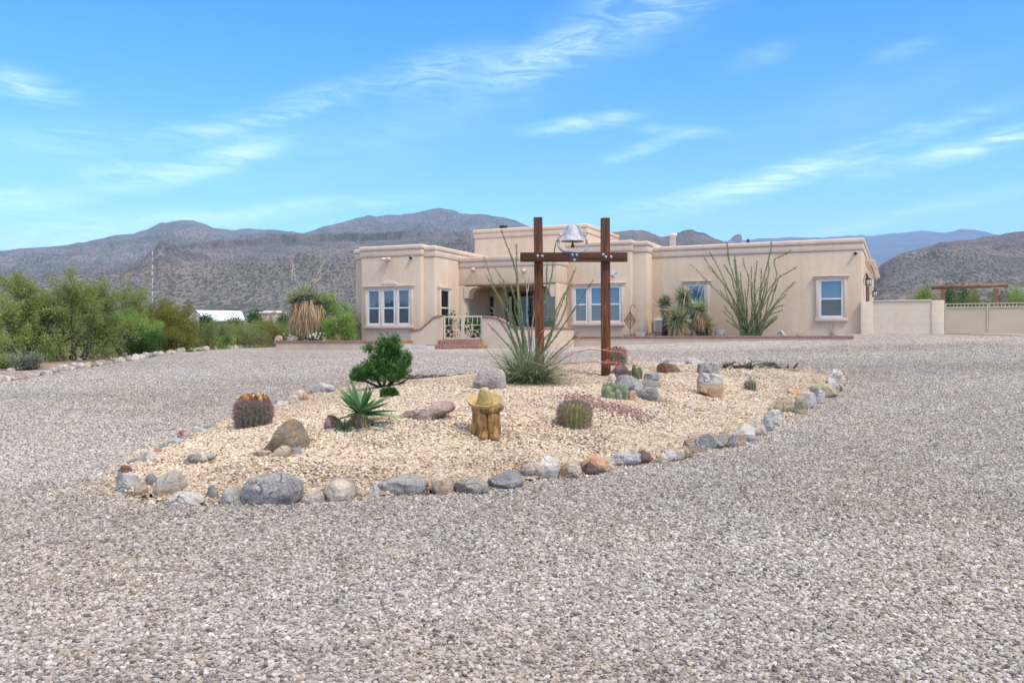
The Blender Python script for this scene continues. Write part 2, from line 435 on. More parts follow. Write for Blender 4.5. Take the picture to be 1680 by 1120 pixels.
_rockmats = {}
def rock_mat(c1, c2, c3=None, speck=0.42, zsplit=None):
    key = (c1, c2, c3, speck, zsplit)
    if key in _rockmats: return _rockmats[key]
    t = NT('rock'); co = t.coord('Object')
    oi = t.n('ShaderNodeObjectInfo')
    ad = t.n('ShaderNodeVectorMath', operation='MULTIPLY_ADD'); t.l(oi.outputs['Random'], ad.inputs[0]); ad.inputs[1].default_value = (37,51,23); t.l(co, ad.inputs[2])
    co = ad.outputs[0]
    n = t.noise(co, 6, 6, 0.62, 0.4)
    col = t.ramp(n, [(0.36, c1), (0.62, c2)])
    if c3 is not None:
        n2 = t.noise(co, 3.2, 5, 0.6, 0.5)
        if zsplit is not None:
            sp = t.n('ShaderNodeSeparateXYZ'); t.l(t.coord('Object'), sp.inputs[0])
            zz = t.math('ADD', t.math('MULTIPLY', t.math('SUBTRACT', zsplit, sp.outputs[2]), 9.0), t.math('MULTIPLY', t.math('SUBTRACT', n2, 0.5), 2.2))
            f = t.math('ADD', zz, 0.5, True)
        else:
            f = t.ramp(n2, [(0.50,(0,0,0)),(0.60,(1,1,1))])
        col = t.mix(f, col, c3)
    n4 = t.noise(co, 48, 5, 0.75)
    col = t.mix(speck, col, t.ramp(n4, [(0.36,(0.30,0.28,0.27)),(0.5,(0.95,0.95,0.95)),(0.66,(1.4,1.37,1.33))]), 'MULTIPLY')
    wn_ = t.n('ShaderNodeTexNoise'); t.l(co, wn_.inputs['Vector']); wn_.inputs['Scale'].default_value = 5.0; wn_.inputs['Detail'].default_value = 4
    wv = t.n('ShaderNodeVectorMath', operation='MULTIPLY_ADD'); t.l(wn_.outputs['Color'], wv.inputs[0]); wv.inputs[1].default_value = (0.25,)*3; t.l(co, wv.inputs[2])
    vc = t.n('ShaderNodeTexVoronoi', feature='DISTANCE_TO_EDGE'); t.l(wv.outputs[0], vc.inputs['Vector']); vc.inputs['Scale'].default_value = 5.5
    crack = t.ramp(vc.outputs['Distance'], [(0.0,(1,1,1)),(0.035,(0,0,0))])
    crack = t.math('MULTIPLY', crack, t.ramp(t.noise(co, 3.0, 3), [(0.45,(0,0,0)),(0.6,(1,1,1))]))
    col = t.mix(t.math('MULTIPLY', crack, 0.55), col, tuple(x*0.35 for x in c1))
    lay = t.noise(t.coord('Object', (2.5,2.5,30)), 1.0, 4, 0.6)
    col = t.mix(0.35, col, t.ramp(lay, [(0.38,(0.72,0.70,0.68)),(0.55,(1.05,1.05,1.05))]), 'MULTIPLY')
    h = t.math('ADD', t.math('MULTIPLY', n, 1.2), t.math('MULTIPLY', t.noise(co, 28, 5, 0.65), 0.6))
    h = t.math('SUBTRACT', t.math('ADD', h, t.math('MULTIPLY', lay, 0.4)), t.math('MULTIPLY', crack, 0.6))
    m = t.done(t.bsdf(col, 0.88, t.bump(h, 0.9, 0.04), 0.2))
    _rockmats[key] = m
    return m
# ------------------------------------------------------------------ camera
cam = bpy.data.cameras.new('camera'); cam.sensor_width = 36.0; cam.lens = F/1680.0*36.0
cam.clip_start = 0.05; cam.clip_end = 60000
co_ = bpy.data.objects.new('camera', cam); COL.objects.link(co_)
co_.location = (0, 0, CAMZ); co_.rotation_euler = (R(90), 0, 0)
scene.camera = co_

# ------------------------------------------------------------------ daylight
SUN_AZ, SUN_EL = 138.0, 52.0          # degrees clockwise from +Y (the view direction), and above the horizon
sd = Vector((math.sin(R(SUN_AZ))*math.cos(R(SUN_EL)), math.cos(R(SUN_AZ))*math.cos(R(SUN_EL)), math.sin(R(SUN_EL))))
sl = bpy.data.lights.new('sun', 'SUN'); sl.energy = 1.5; sl.angle = R(15); sl.color = (1.0, 0.91, 0.80)
so = bpy.data.objects.new('sun', sl); COL.objects.link(so)
so.rotation_euler = sd.to_track_quat('Z', 'Y').to_euler(); so.location = sd*200

w = bpy.data.worlds.new('World'); scene.world = w; w.use_nodes = True
nt = w.node_tree; nt.nodes.clear()
def wn(t, **kw):
    n = nt.nodes.new(t)
    for k,v in kw.items(): setattr(n, k, v)
    return n
def wl(a, b): nt.links.new(a, b)
def wm(op, a, b=None, clamp=False):
    n = wn('ShaderNodeMath', operation=op, use_clamp=clamp)
    for s,i in ((a,0),(b,1)):
        if s is None: continue
        if hasattr(s,'is_linked'): wl(s, n.inputs[i])
        else: n.inputs[i].default_value = s
    return n.outputs[0]
sky = wn('ShaderNodeTexSky', sky_type='NISHITA'); sky.sun_disc = False
sky.sun_elevation = R(SUN_EL); sky.sun_rotation = R(SUN_AZ); sky.altitude = 1300; sky.air_density = 1.0; sky.dust_density = 0.15; sky.ozone_density = 2.0
tc = wn('ShaderNodeTexCoord'); sp = wn('ShaderNodeSeparateXYZ'); wl(tc.outputs['Generated'], sp.inputs[0])
az = wm('ARCTAN2', sp.outputs[0], sp.outputs[1]); el = wm('ARCSINE', sp.outputs[2])
ae = wn('ShaderNodeCombineXYZ'); wl(az, ae.inputs[0]); wl(el, ae.inputs[1])
def dirpx(px, py):
    a = math.atan((px-CX)/F); return a, math.atan((CY-py)/F*math.cos(a))
# cirrus streaks: (px, py, half length, half width in photo pixels, tilt in degrees, strength)
CLOUDS = [(1060,18,190,58,14,0.50),(880,100,140,34,18,0.46),(690,120,150,34,16,0.42),(510,165,110,26,18,0.42),(340,215,150,24,14,0.42),
          (370,262,120,26,20,0.55),(225,290,110,28,10,0.50),(40,140,80,26,-8,0.55),(955,202,130,16,7,0.60),(1120,215,90,13,-6,0.40),
          (1050,245,80,14,16,0.45),(1300,285,330,24,14,0.72),(1600,240,200,20,11,0.75),(460,345,150,20,10,0.42),(150,380,260,28,9,0.85),
          (640,330,90,12,6,0.35),(1500,350,260,16,10,0.30),(30,330,120,30,4,0.55),(820,140,240,60,15,0.14),(1250,92,60,20,12,0.22),(1480,85,60,16,8,0.25),
          (1100,325,160,14,9,0.35),(560,240,300,60,12,0.14),(1420,170,220,50,10,0.10),(100,240,200,50,8,0.22),(720,372,260,20,4,0.35)]
mask = None
for px,py,lx,ly,tilt,st in CLOUDS:
    a,e = dirpx(px,py)
    mp = wn('ShaderNodeMapping', vector_type='TEXTURE'); wl(ae.outputs[0], mp.inputs['Vector'])
    mp.inputs['Location'].default_value = (a,e,0); mp.inputs['Rotation'].default_value = (0,0,R(tilt)); mp.inputs['Scale'].default_value = (lx/F,ly/F,1)
    ln = wn('ShaderNodeVectorMath', operation='LENGTH'); wl(mp.outputs[0], ln.inputs[0])
    mr = wn('ShaderNodeMapRange', interpolation_type='SMOOTHSTEP'); wl(ln.outputs['Value'], mr.inputs['Value'])
    mr.inputs['From Min'].default_value = 1.25; mr.inputs['From Max'].default_value = 0.0; mr.inputs['To Min'].default_value = 0; mr.inputs['To Max'].default_value = st
    mask = mr.outputs[0] if mask is None else wm('ADD', mask, mr.outputs[0])
def streak(rot, sx, sy, scale, det, rough, dist):
    mp = wn('ShaderNodeMapping'); wl(ae.outputs[0], mp.inputs[0]); mp.inputs['Rotation'].default_value = (0,0,R(rot)); mp.inputs['Scale'].default_value = (sx,sy,1)
    n = wn('ShaderNodeTexNoise'); wl(mp.outputs[0], n.inputs['Vector']); n.inputs['Scale'].default_value = scale; n.inputs['Detail'].default_value = det
    n.inputs['Roughness'].default_value = rough; n.inputs['Distortion'].default_value = dist
    return n.outputs['Fac']
s1 = streak(-16, 4.5, 24.0, 3.0, 9, 0.64, 1.6); s2 = streak(-8, 1.6, 6.0, 3.0, 6, 0.62, 1.0)
st = wm('ADD', wm('MULTIPLY', s1, 0.65), wm('MULTIPLY', s2, 0.45))
mr = wn('ShaderNodeMapRange', interpolation_type='SMOOTHSTEP'); wl(st, mr.inputs['Value'])
mr.inputs['From Min'].default_value = 0.40; mr.inputs['From Max'].default_value = 0.72
mr.inputs['To Min'].default_value = 0.12; mr.inputs['To Max'].default_value = 1.25
cl = wm('MULTIPLY', mask, mr.outputs[0], True)
cl = wm('MULTIPLY', cl, 0.40)
hs = wn('ShaderNodeHueSaturation'); wl(sky.outputs[0], hs.inputs['Color']); hs.inputs['Saturation'].default_value = 1.46; hs.inputs['Value'].default_value = 1.09
hs.inputs['Hue'].default_value = 0.515
# unseen white cloud sheet high overhead, added for a softer, less blue fill light
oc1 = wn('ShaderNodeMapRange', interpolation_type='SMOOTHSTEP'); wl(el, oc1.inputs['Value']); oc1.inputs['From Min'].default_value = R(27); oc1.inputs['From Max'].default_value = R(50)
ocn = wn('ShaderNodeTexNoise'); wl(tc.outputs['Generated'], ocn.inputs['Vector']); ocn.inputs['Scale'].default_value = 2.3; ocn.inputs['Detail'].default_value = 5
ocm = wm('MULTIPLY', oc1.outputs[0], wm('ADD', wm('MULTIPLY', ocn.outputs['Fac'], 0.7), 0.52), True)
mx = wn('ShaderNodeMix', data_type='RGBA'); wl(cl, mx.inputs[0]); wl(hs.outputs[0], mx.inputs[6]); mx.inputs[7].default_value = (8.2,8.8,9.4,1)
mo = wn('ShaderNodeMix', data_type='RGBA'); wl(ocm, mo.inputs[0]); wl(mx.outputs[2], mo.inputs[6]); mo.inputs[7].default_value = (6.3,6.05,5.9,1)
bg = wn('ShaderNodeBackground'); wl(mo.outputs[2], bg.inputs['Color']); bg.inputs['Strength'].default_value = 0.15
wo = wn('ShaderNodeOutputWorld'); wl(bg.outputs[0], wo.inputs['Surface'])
scene.view_settings.view_transform = 'Standard'; scene.view_settings.look = 'None'; scene.view_settings.gamma = 1.0
scene.view_settings.use_curve_mapping = False
scene.view_settings.exposure = 1.2
scene.cycles.max_bounces = 6; scene.cycles.transparent_max_bounces = 8; scene.cycles.volume_bounces = 0
scene.cycles.use_denoising = True
try: scene.cycles.denoiser = 'OPENIMAGEDENOISE'
except Exception: pass

# ------------------------------------------------------------------ ground sheets
def grid_faces(nu, nv, wrap=False):
    i, j = np.meshgrid(np.arange(nv-1), np.arange(nu if wrap else nu-1), indexing='ij')
    a = i*nu+j; b = i*nu+(j+1)%nu
    return np.stack([a, b, b+nu, a+nu], -1).reshape(-1, 4)

# edge of the gravel drive on the left (the stone line), photo pixels of the stone feet
EDGE_PX = [(-60,634),(0,627),(60,617),(120,606),(180,597),(240,587),(300,578),(350,573),(400,570),(440,569)]
EDGE = np.array([_ray(px, py, base_z)[:2] for px,py in EDGE_PX])
def drive_left(y):
    y = np.asarray(y, float)
    o = np.argsort(EDGE[:,1])
    x = np.interp(y, EDGE[o,1], EDGE[o,0])
    return np.where(y < EDGE[o[0],1], EDGE[o[0],0] - (EDGE[o[0],1]-y)*0.55, x)

# one big sheet of desert ground out to the foot of the hills
nr, na = 90, 160
rr = np.concatenate([np.linspace(0.3, 40, 55), np.geomspace(42, 1500, nr-55)])
aa = np.linspace(0, 2*math.pi, na, endpoint=False)
RR, AA = np.meshgrid(rr, aa, indexing='ij')
X, Y = RR*np.sin(AA), RR*np.cos(AA)
Z = base_z(X, Y) - 0.10
out = (X < drive_left(Y)-0.0) | (Y > 60)
Z = Z + np.where(out, 0.10 + 0.05*noise3(np.stack([X*0.8, Y*0.8, 0*X], -1).reshape(-1,3), 5).reshape(X.shape)*np.clip(RR/25,0,1), 0)
Z = Z + np.where(RR > 150, (RR-150)*0.012, 0)
me = np_mesh('desert_ground', np.stack([X,Y,Z], -1).reshape(-1,3), grid_faces(na, nr, True)[:, ::-1], True)
tag(link('desert_ground', me, M['desert']), kind='structure')

# gravel drive
def drive_z(x, y):
    return base_z(x, y) + 0.012*noise3(np.stack([x*1.3, y*1.3, 0*x], -1).reshape(-1,3), 3).reshape(x.shape)
ys = np.concatenate([np.arange(-14, 2, 0.5), np.arange(2, 27, 0.25), np.arange(27, 32, 0.4), [33,34,35,36,38,40]])
nu = 190
XX = np.stack([np.linspace(float(drive_left(y)), 30.0, nu) for y in ys]); YY = np.repeat(ys[:,None], nu, 1)
ZZ = drive_z(XX, YY)
me = np_mesh('driveway', np.stack([XX,YY,ZZ], -1).reshape(-1,3), grid_faces(nu, len(ys)), True)
tag(link('driveway', me, M['drive']), kind='structure')

# raised planting bed of tan gravel in the turning circle
bx0,by0 = ISL.min(0)-0.3; bx1,by1 = ISL.max(0)+0.3
st_ = 0.12
gx = np.arange(bx0, bx1, st_); gy = np.arange(by0, by1, st_)
GX, GY = np.meshgrid(gx, gy)
D = poly_dist(GX, GY)
GZ = ground(GX, GY) + np.clip(D+0.12, 0, 0.12)/0.12*0.03 - np.where(D < -0.05, 0.05, 0) + 0.010*noise3(np.stack([GX*2.2, GY*2.2, 0*GX], -1).reshape(-1,3), 9).reshape(GX.shape)
fc = grid_faces(len(gx), len(gy))
keep = (D.ravel()[fc] > -0.10).all(1)
me = np_mesh('gravel_bed', np.stack([GX,GY,GZ], -1).reshape(-1,3), fc[keep], True)
tag(link('gravel_bed', me, M['bed']), kind='structure')

# loose stones on the drive and the bed (real stones where the eye can tell them apart)
def pebble_nodes(name, mat, size, flat):
    g = bpy.data.node_groups.new(name, 'GeometryNodeTree')
    g.interface.new_socket('Geometry', in_out='INPUT', socket_type='NodeSocketGeometry')
    g.interface.new_socket('Geometry', in_out='OUTPUT', socket_type='NodeSocketGeometry')
    N, L = g.nodes, g.links
    gi, go = N.new('NodeGroupInput'), N.new('NodeGroupOutput')
    dp = N.new('GeometryNodeDistributePointsOnFaces'); dp.distribute_method = 'RANDOM'
    at_ = N.new('GeometryNodeInputNamedAttribute'); at_.data_type = 'FLOAT'; at_.inputs['Name'].default_value = 'dens'
    L.new(gi.outputs[0], dp.inputs['Mesh']); L.new(at_.outputs[0], dp.inputs['Density']); dp.inputs['Seed'].default_value = 3
    jn = N.new('GeometryNodeJoinGeometry')
    for k in range(5):
        ic = N.new('GeometryNodeMeshIcoSphere'); ic.inputs['Radius'].default_value = 1.0; ic.inputs['Subdivisions'].default_value = 2
        no = N.new('ShaderNodeTexNoise'); no.inputs['Scale'].default_value = 0.75
        ps = N.new('GeometryNodeInputPosition'); ad = N.new('ShaderNodeVectorMath'); ad.operation = 'ADD'; ad.inputs[1].default_value = (k*7.3, k*3.1, k*5.7)
        L.new(ps.outputs[0], ad.inputs[0]); L.new(ad.outputs[0], no.inputs['Vector'])
        sb = N.new('ShaderNodeVectorMath'); sb.operation = 'SUBTRACT'; sb.inputs[1].default_value = (0.5,0.5,0.5); L.new(no.outputs['Color'], sb.inputs[0])
        sc = N.new('ShaderNodeVectorMath'); sc.operation = 'SCALE'; sc.inputs['Scale'].default_value = 1.7; L.new(sb.outputs[0], sc.inputs[0])
        sp_ = N.new('GeometryNodeSetPosition'); L.new(ic.outputs['Mesh'], sp_.inputs['Geometry']); L.new(sc.outputs[0], sp_.inputs['Offset'])
        tf = N.new('GeometryNodeTransform'); tf.inputs['Scale'].default_value = (size*(1.0+0.25*(k%2)), size*(0.78+0.08*k%0.3), size*flat*(0.8+0.1*k))
        L.new(sp_.outputs[0], tf.inputs['Geometry'])
        sm = N.new('GeometryNodeSetMaterial'); sm.inputs['Material'].default_value = mat; L.new(tf.outputs[0], sm.inputs['Geometry'])
        gt = N.new('GeometryNodeGeometryToInstance'); L.new(sm.outputs[0], gt.inputs[0]); L.new(gt.outputs[0], jn.inputs[0])
    ip = N.new('GeometryNodeInstanceOnPoints'); ip.inputs['Pick Instance'].default_value = True
    L.new(dp.outputs['Points'], ip.inputs['Points']); L.new(jn.outputs[0], ip.inputs['Instance'])
    ri = N.new('FunctionNodeRandomValue'); ri.data_type = 'INT'
    [s for s in ri.inputs if s.name == 'Max' and s.type == 'INT'][0].default_value = 4
    L.new([s for s in ri.outputs if s.type == 'INT'][0], ip.inputs['Instance Index'])
    rv = N.new('FunctionNodeRandomValue'); rv.data_type = 'FLOAT_VECTOR'
    [s for s in rv.inputs if s.name == 'Min' and s.type == 'VECTOR'][0].default_value = (-0.5,-0.5,0)
    [s for s in rv.inputs if s.name == 'Max' and s.type == 'VECTOR'][0].default_value = (0.5,0.5,6.283)
    L.new([s for s in rv.outputs if s.type == 'VECTOR'][0], ip.inputs['Rotation'])
    rs = N.new('FunctionNodeRandomValue'); rs.data_type = 'FLOAT'
    [s for s in rs.inputs if s.name == 'Min' and s.type == 'VALUE'][0].default_value = 0.0
    [s for s in rs.inputs if s.name == 'Max' and s.type == 'VALUE'][0].default_value = 1.0
    rs.inputs['Seed'].default_value = 8
    pw = N.new('ShaderNodeMath'); pw.operation = 'POWER'; L.new([s for s in rs.outputs if s.type == 'VALUE'][0], pw.inputs[0]); pw.inputs[1].default_value = 2.2
    mr_ = N.new('ShaderNodeMapRange'); L.new(pw.outputs[0], mr_.inputs['Value']); mr_.inputs['To Min'].default_value = 0.62; mr_.inputs['To Max'].default_value = 1.75
    L.new(mr_.outputs[0], ip.inputs['Scale'])
    L.new(ip.outputs[0], go.inputs[0])
    return g

def pebble_field(name, X, Y, Z, faces, dens, mat, size, flat, label):
    me = np_mesh(name, np.stack([X,Y,Z], -1).reshape(-1,3), faces)
    at_ = me.attributes.new('dens', 'FLOAT', 'POINT'); at_.data.foreach_set('value', dens.ravel().astype(np.float32))
    o = link(name, me)
    md = o.modifiers.new('stones', 'NODES'); md.node_group = pebble_nodes(name, mat, size, flat)
    tag(o, label, 'gravel', kind='stuff')
    return o
gx = np.arange(-17, 17.01, 0.25); gy = np.arange(3.0, 26.01, 0.25)
GX, GY = np.meshgrid(gx, gy)
D = poly_dist(GX, GY)
vis = (np.abs(GX) < 0.62*GY+0.8)
dens = 3000*np.clip((25.0-GY)/15.0, 0, 1)*(GX > drive_left(GY)+0.2)*np.clip(1.0-D/0.12, 0, 1)*vis
fc = grid_faces(len(gx), len(gy)); keep = (dens.ravel()[fc].max(1) > 5)
pebble_field('drive_gravel', GX, GY, drive_z(GX, GY)+0.003, fc[keep], dens, M['drive_pebble'], 0.0093, 0.62, 'loose grey and buff gravel covering the wide driveway')
gx = np.arange(bx0, bx1, 0.15); gy = np.arange(by0, by1, 0.15)
GX, GY = np.meshgrid(gx, gy); D = poly_dist(GX, GY)
dens = 1800*np.clip((D+0.35)/0.35, 0, 1)*np.where(D < 0, 0.35, 1.0)*np.clip((20.0-GY)/7.0, 0.25, 1)
fc = grid_faces(len(gx), len(gy)); keep = (dens.ravel()[fc].max(1) > 5)
pebble_field('bed_gravel', GX, GY, ground(GX, GY)+0.032*np.clip(D/0.1+1,0,1), fc[keep], dens, M['bed_pebble'], 0.0108, 0.60, 'loose tan gravel filling the rock-edged planting bed')

# ------------------------------------------------------------------ hills
def hill_mat(name, soil1, soil2, rock, green, sscale, sdens, gscale=0.004):
    t = NT(name); co = t.coord('Object')
    n = t.noise(co, gscale, 7, 0.62, 0.6)
    col = t.ramp(n, [(0.34, soil1), (0.56, soil2), (0.68, rock)])
    ge = t.n('ShaderNodeNewGeometry'); sp = t.n('ShaderNodeSeparateXYZ'); t.l(ge.outputs['Normal'], sp.inputs[0])
    steep = t.ramp(sp.outputs[2], [(0.55,(1,1,1)),(0.85,(0,0,0))])
    band = t.noise(t.coord('Object', (0.035,0.035,0.06)), 1.0, 5, 0.7)
    col = t.mix(0.9, col, t.ramp(t.noise(co, gscale*0.45, 4, 0.6), [(0.42,(0.86,0.93,0.88)),(0.56,(1.05,0.97,0.97))]), 'MULTIPLY')
    sb_ = t.ramp(t.noise(t.coord('Object', (0.0012,0.0012,0.028)), 1.0, 5, 0.65), [(0.40,(0.78,0.80,0.78)),(0.52,(1,1,1)),(0.62,(1.12,1.04,1.0))])
    col = t.mix(0.8, col, sb_, 'MULTIPLY')
    col = t.mix(steep, col, t.mix(band, tuple(c*1.05 for c in rock), tuple(c*0.55 for c in soil1)))
    cs = t.coord('Object', (1.0,0.20,0.8)); wv = t.n('ShaderNodeVectorMath', operation='MULTIPLY_ADD'); wn_ = t.n('ShaderNodeTexNoise'); t.l(cs, wn_.inputs['Vector']); wn_.inputs['Scale'].default_value = sscale*1.5
    t.l(wn_.outputs['Color'], wv.inputs[0]); wv.inputs[1].default_value = (0.5/sscale,)*3; t.l(cs, wv.inputs[2]); cs = wv.outputs[0]
    v = t.n('ShaderNodeTexVoronoi'); t.l(cs, v.inputs['Vector']); v.inputs['Scale'].default_value = sscale
    nb = t.noise(co, gscale*3, 4, 0.6)
    thr = t.math('ADD', 0.10, t.math('MULTIPLY', nb, sdens))
    dots = t.math('LESS_THAN', v.outputs['Distance'], thr)
    v2 = t.n('ShaderNodeTexVoronoi'); t.l(cs, v2.inputs['Vector']); v2.inputs['Scale'].default_value = sscale*0.5
    dots2 = t.math('LESS_THAN', v2.outputs['Distance'], t.math('MULTIPLY', thr, 0.75))
    sx = t.n('ShaderNodeSeparateColor'); t.l(v.outputs['Color'], sx.inputs[0])
    gcol = t.mix(sx.outputs[0], green, tuple(c*1.7 for c in green))
    col = t.mix(t.math('MULTIPLY', t.math('MAXIMUM', dots, dots2), 0.9), col, gcol)
    h = t.math('ADD', t.math('MULTIPLY', t.noise(co, gscale*6, 7, 0.68), 1.0), t.math('MULTIPLY', dots, 0.12))
    return t.done(t.bsdf(col, 0.95, t.bump(h, 1.0, 24.0), 0.1))
M['hill_near'] = hill_mat('scrubby_slope', (0.180,0.154,0.132), (0.265,0.228,0.202), (0.285,0.205,0.172), (0.062,0.068,0.044), 0.46, 0.70)
M['hill_far'] = hill_mat('far_slope', (0.155,0.138,0.118), (0.23,0.206,0.178), (0.25,0.20,0.17), (0.050,0.058,0.036), 0.21, 0.70, 0.002)
M['hill_blue'] = hill_mat('distant_range', (0.09,0.09,0.085), (0.12,0.115,0.11), (0.13,0.115,0.105), (0.04,0.05,0.035), 0.02, 0.4, 0.001)

def hill(name, ridge, dist, foot, mat, cols, rows, seed, prof, rough, footpy=540.0, cliff=None, gull=1.0, back=0.5, label=None):
    """ridge: (px,py) skyline points; built as terrain at its own distance, rising from `foot` metres to the crest at `dist`"""
    px = np.array([p[0] for p in ridge], float); py = np.array([p[1] for p in ridge], float)
    a0, a1 = math.atan((px[0]-CX)/F), math.atan((px[-1]-CX)/F)
    az = np.linspace(a0, a1, cols)
    ry = np.interp(np.tan(az)*F+CX, px, py)
    T = np.concatenate([np.linspace(0, 0.9, rows, endpoint=False), np.linspace(0.9, 1.0, rows//4), 1+np.linspace(0.04, 1, rows//4)])
    Dc = dist*(1 + 0.10*noise3(np.stack([az*9, 0*az+seed, 0*az], -1), seed))
    AZ, TT = np.meshgrid(az, T)
    DD = np.where(TT <= 1, foot + (Dc[None,:]-foot)*TT, Dc[None,:]*(1+back*(TT-1)))
    crest = CAMZ + (CY-ry)/F*Dc*np.cos(az)             # height of the crest
    f0 = CAMZ + (CY-footpy)/F*foot
    up = prof(np.clip(TT, 0, 1), AZ)
    H = f0 + (crest[None,:]-f0)*up
    Xw, Yw = DD*np.sin(AZ), DD*np.cos(AZ)
    s = dist*0.10
    P = np.stack([Xw/s, Yw/s, 0*Xw], -1).reshape(-1,3)
    rid = fbm(P, seed, 6, True, 0.55).reshape(Xw.shape)
    fine = fbm(P*5.0, seed+5, 4).reshape(Xw.shape)
    env = np.clip(TT*3, 0, 1)*np.clip((1-TT)*3.2, 0, 1)
    H = H + (crest[None,:]-f0)*rough*(1.0 if name != 'mesa_hill' else np.clip((1010-(np.tan(AZ)*F+CX))/60, 0.22, 1.0))*(rid*gull - 0.1)*env*np.where(TT > 0.8, 0.22, np.where(TT > 0.7, 0.6, 1.0)) + (crest[None,:]-f0)*0.025*fine*np.clip(TT*3,0,1)
    H = np.where(TT > 1, f0 + (crest[None,:]-f0)*(1-0.9*(TT-1)**1.3), H)
    H[0,:] = f0 - 6
    me = np_mesh(name, np.stack([Xw,Yw,H], -1).reshape(-1,3), grid_faces(cols, len(T)), True)
    o = link(name, me, mat); tag(o, kind='structure'); return o

def prof_mesa(t, az):
    apx = np.tan(az)*F+CX
    nz_ = fbm(np.stack([az*60, 0*az, 0*az], -1).reshape(-1,3), 77, 4).reshape(az.shape)*0.016
    t = np.where((t > 0.02) & (t < 0.995), t+nz_*np.clip((t-0.7)*8,0,1)*np.clip((1-t)*30,0,1), t)
    lo = 0.44*np.clip(t/0.62, 0, 1)**1.15 + 0.42*np.clip((t-0.50)/0.42, 0, 1)**1.25
    step = np.clip((t-0.925)/0.010, 0, 1)*0.095
    top = np.clip((t-0.94)/0.06, 0, 1)*0.045
    mesa = lo+step+top
    soft = np.clip(t, 0, 1)**1.15
    k = np.clip((apx-262)/25, 0, 1)*np.clip((900-apx)/250, 0, 1)
    return soft*(1-k) + mesa*k
prof_soft = lambda t, az: t**1.25
prof_conv = lambda t, az: 0.6*t**1.5 + 0.4*np.sin(t*math.pi/2)

hill('mesa_hill', [(-420,470),(-200,462),(0,457),(60,455),(110,452),(150,447),(185,441),(225,430),(252,421),(268,406),(300,401),(350,397),(400,393),(450,390),(500,387),
      (600,385),(700,382),(780,380),(850,381),(940,382),(1000,381),(1018,379),(1040,377),(1058,380),(1085,391),(1108,385),(1135,377),(1160,386),(1190,397),(1240,418),(1300,446),(1380,476),(1470,505),(1560,522)],
     2600, 420, M['hill_near'], 760, 190, 21, prof_mesa, 0.21, 538)
hill('west_range', [(-420,440),(-200,425),(-60,416),(0,411),(40,407),(75,405),(110,402),(135,398),(160,393),(185,388),(220,384),(242,377),(262,367),(285,362),(318,362),(338,369),(352,375),(385,378),(410,376),(430,375),(460,379),(490,382),(540,388),(640,400)],
     5200, 2500, M['hill_far'], 380, 110, 33, prof_conv, 0.20, 500)
hill('peak_range', [(400,402),(470,392),(500,382),(530,372),(560,364),(600,355),(640,353),(680,351),(705,345),(725,341),(742,344),(755,349),(790,351),(820,355),(840,362),(870,371),(940,380),(1020,392)],
     5200, 2700, M['hill_far'], 300, 100, 47, prof_conv, 0.18, 470)
hill('blue_range', [(1020,420),(1120,408),(1190,397),(1230,393),(1250,391),(1292,389),(1330,390),(1370,388),(1410,387),(1450,385),(1480,381),(1510,378),(1530,379),(1550,381),(1565,377),(1580,374),(1600,378),(1632,385),(1680,394),(1800,402),(2000,410)],
     11500, 7000, M['hill_blue'], 300, 70, 59, prof_soft, 0.10, 470)
hill('east_hill', [(1340,545),(1390,500),(1412,470),(1436,448),(1450,433),(1475,418),(1500,410),(1525,404),(1545,398),(1580,396),(1610,390),(1640,387),(1680,381),(1740,372),(1850,366),(2000,372),(2300,400)],
     2500, 520, M['hill_near'], 420, 150, 71, prof_conv, 0.14, 541)

# the air
def haze_box(dens):
    mb = MB(); mb.box(-13500, 16000, -2500, 17500, -9, 1750)
    t = NT('haze_air')
    v = t.n('ShaderNodeVolumePrincipled'); v.inputs['Color'].default_value = (0.46,0.71,1.0,1); v.inputs['Density'].default_value = dens; v.inputs['Anisotropy'].default_value = 0.0
    t.l(v.outputs[0], t.out.inputs['Volume'])
    o = mb.build('haze', t.m); tag(o, kind='stuff'); return o
haze_box(8.0e-5)
# ------------------------------------------------------------------ the house (local axes: u along the front to the right, v into the house)
HA = R(24.0); HC, HS = math.cos(HA), math.sin(HA)
P0 = (11.26, 28.0)
def hu(px, v):
    k = (px-CX)/F; bx, by = P0[0]+v*HS, P0[1]+v*HC
    return (k*by-bx)/(HC+k*HS)
def hY(px, v): return P0[1]+v*HC-hu(px, v)*HS
def hz(px, py, v): return CAMZ+(CY-py)/F*hY(px, v)
def hv(px, u):                       # depth of a pixel column on a side wall at u
    k = (px-CX)/F; bx, by = P0[0]+u*HC, P0[1]-u*HS
    return (bx-k*by)/(k*HC-HS)
def hw(u, v, z=0.0): return (P0[0]+u*HC+v*HS, P0[1]-u*HS+v*HC, z)
def hgz(u, v): x,y,_ = hw(u, v); return gz(x, y)

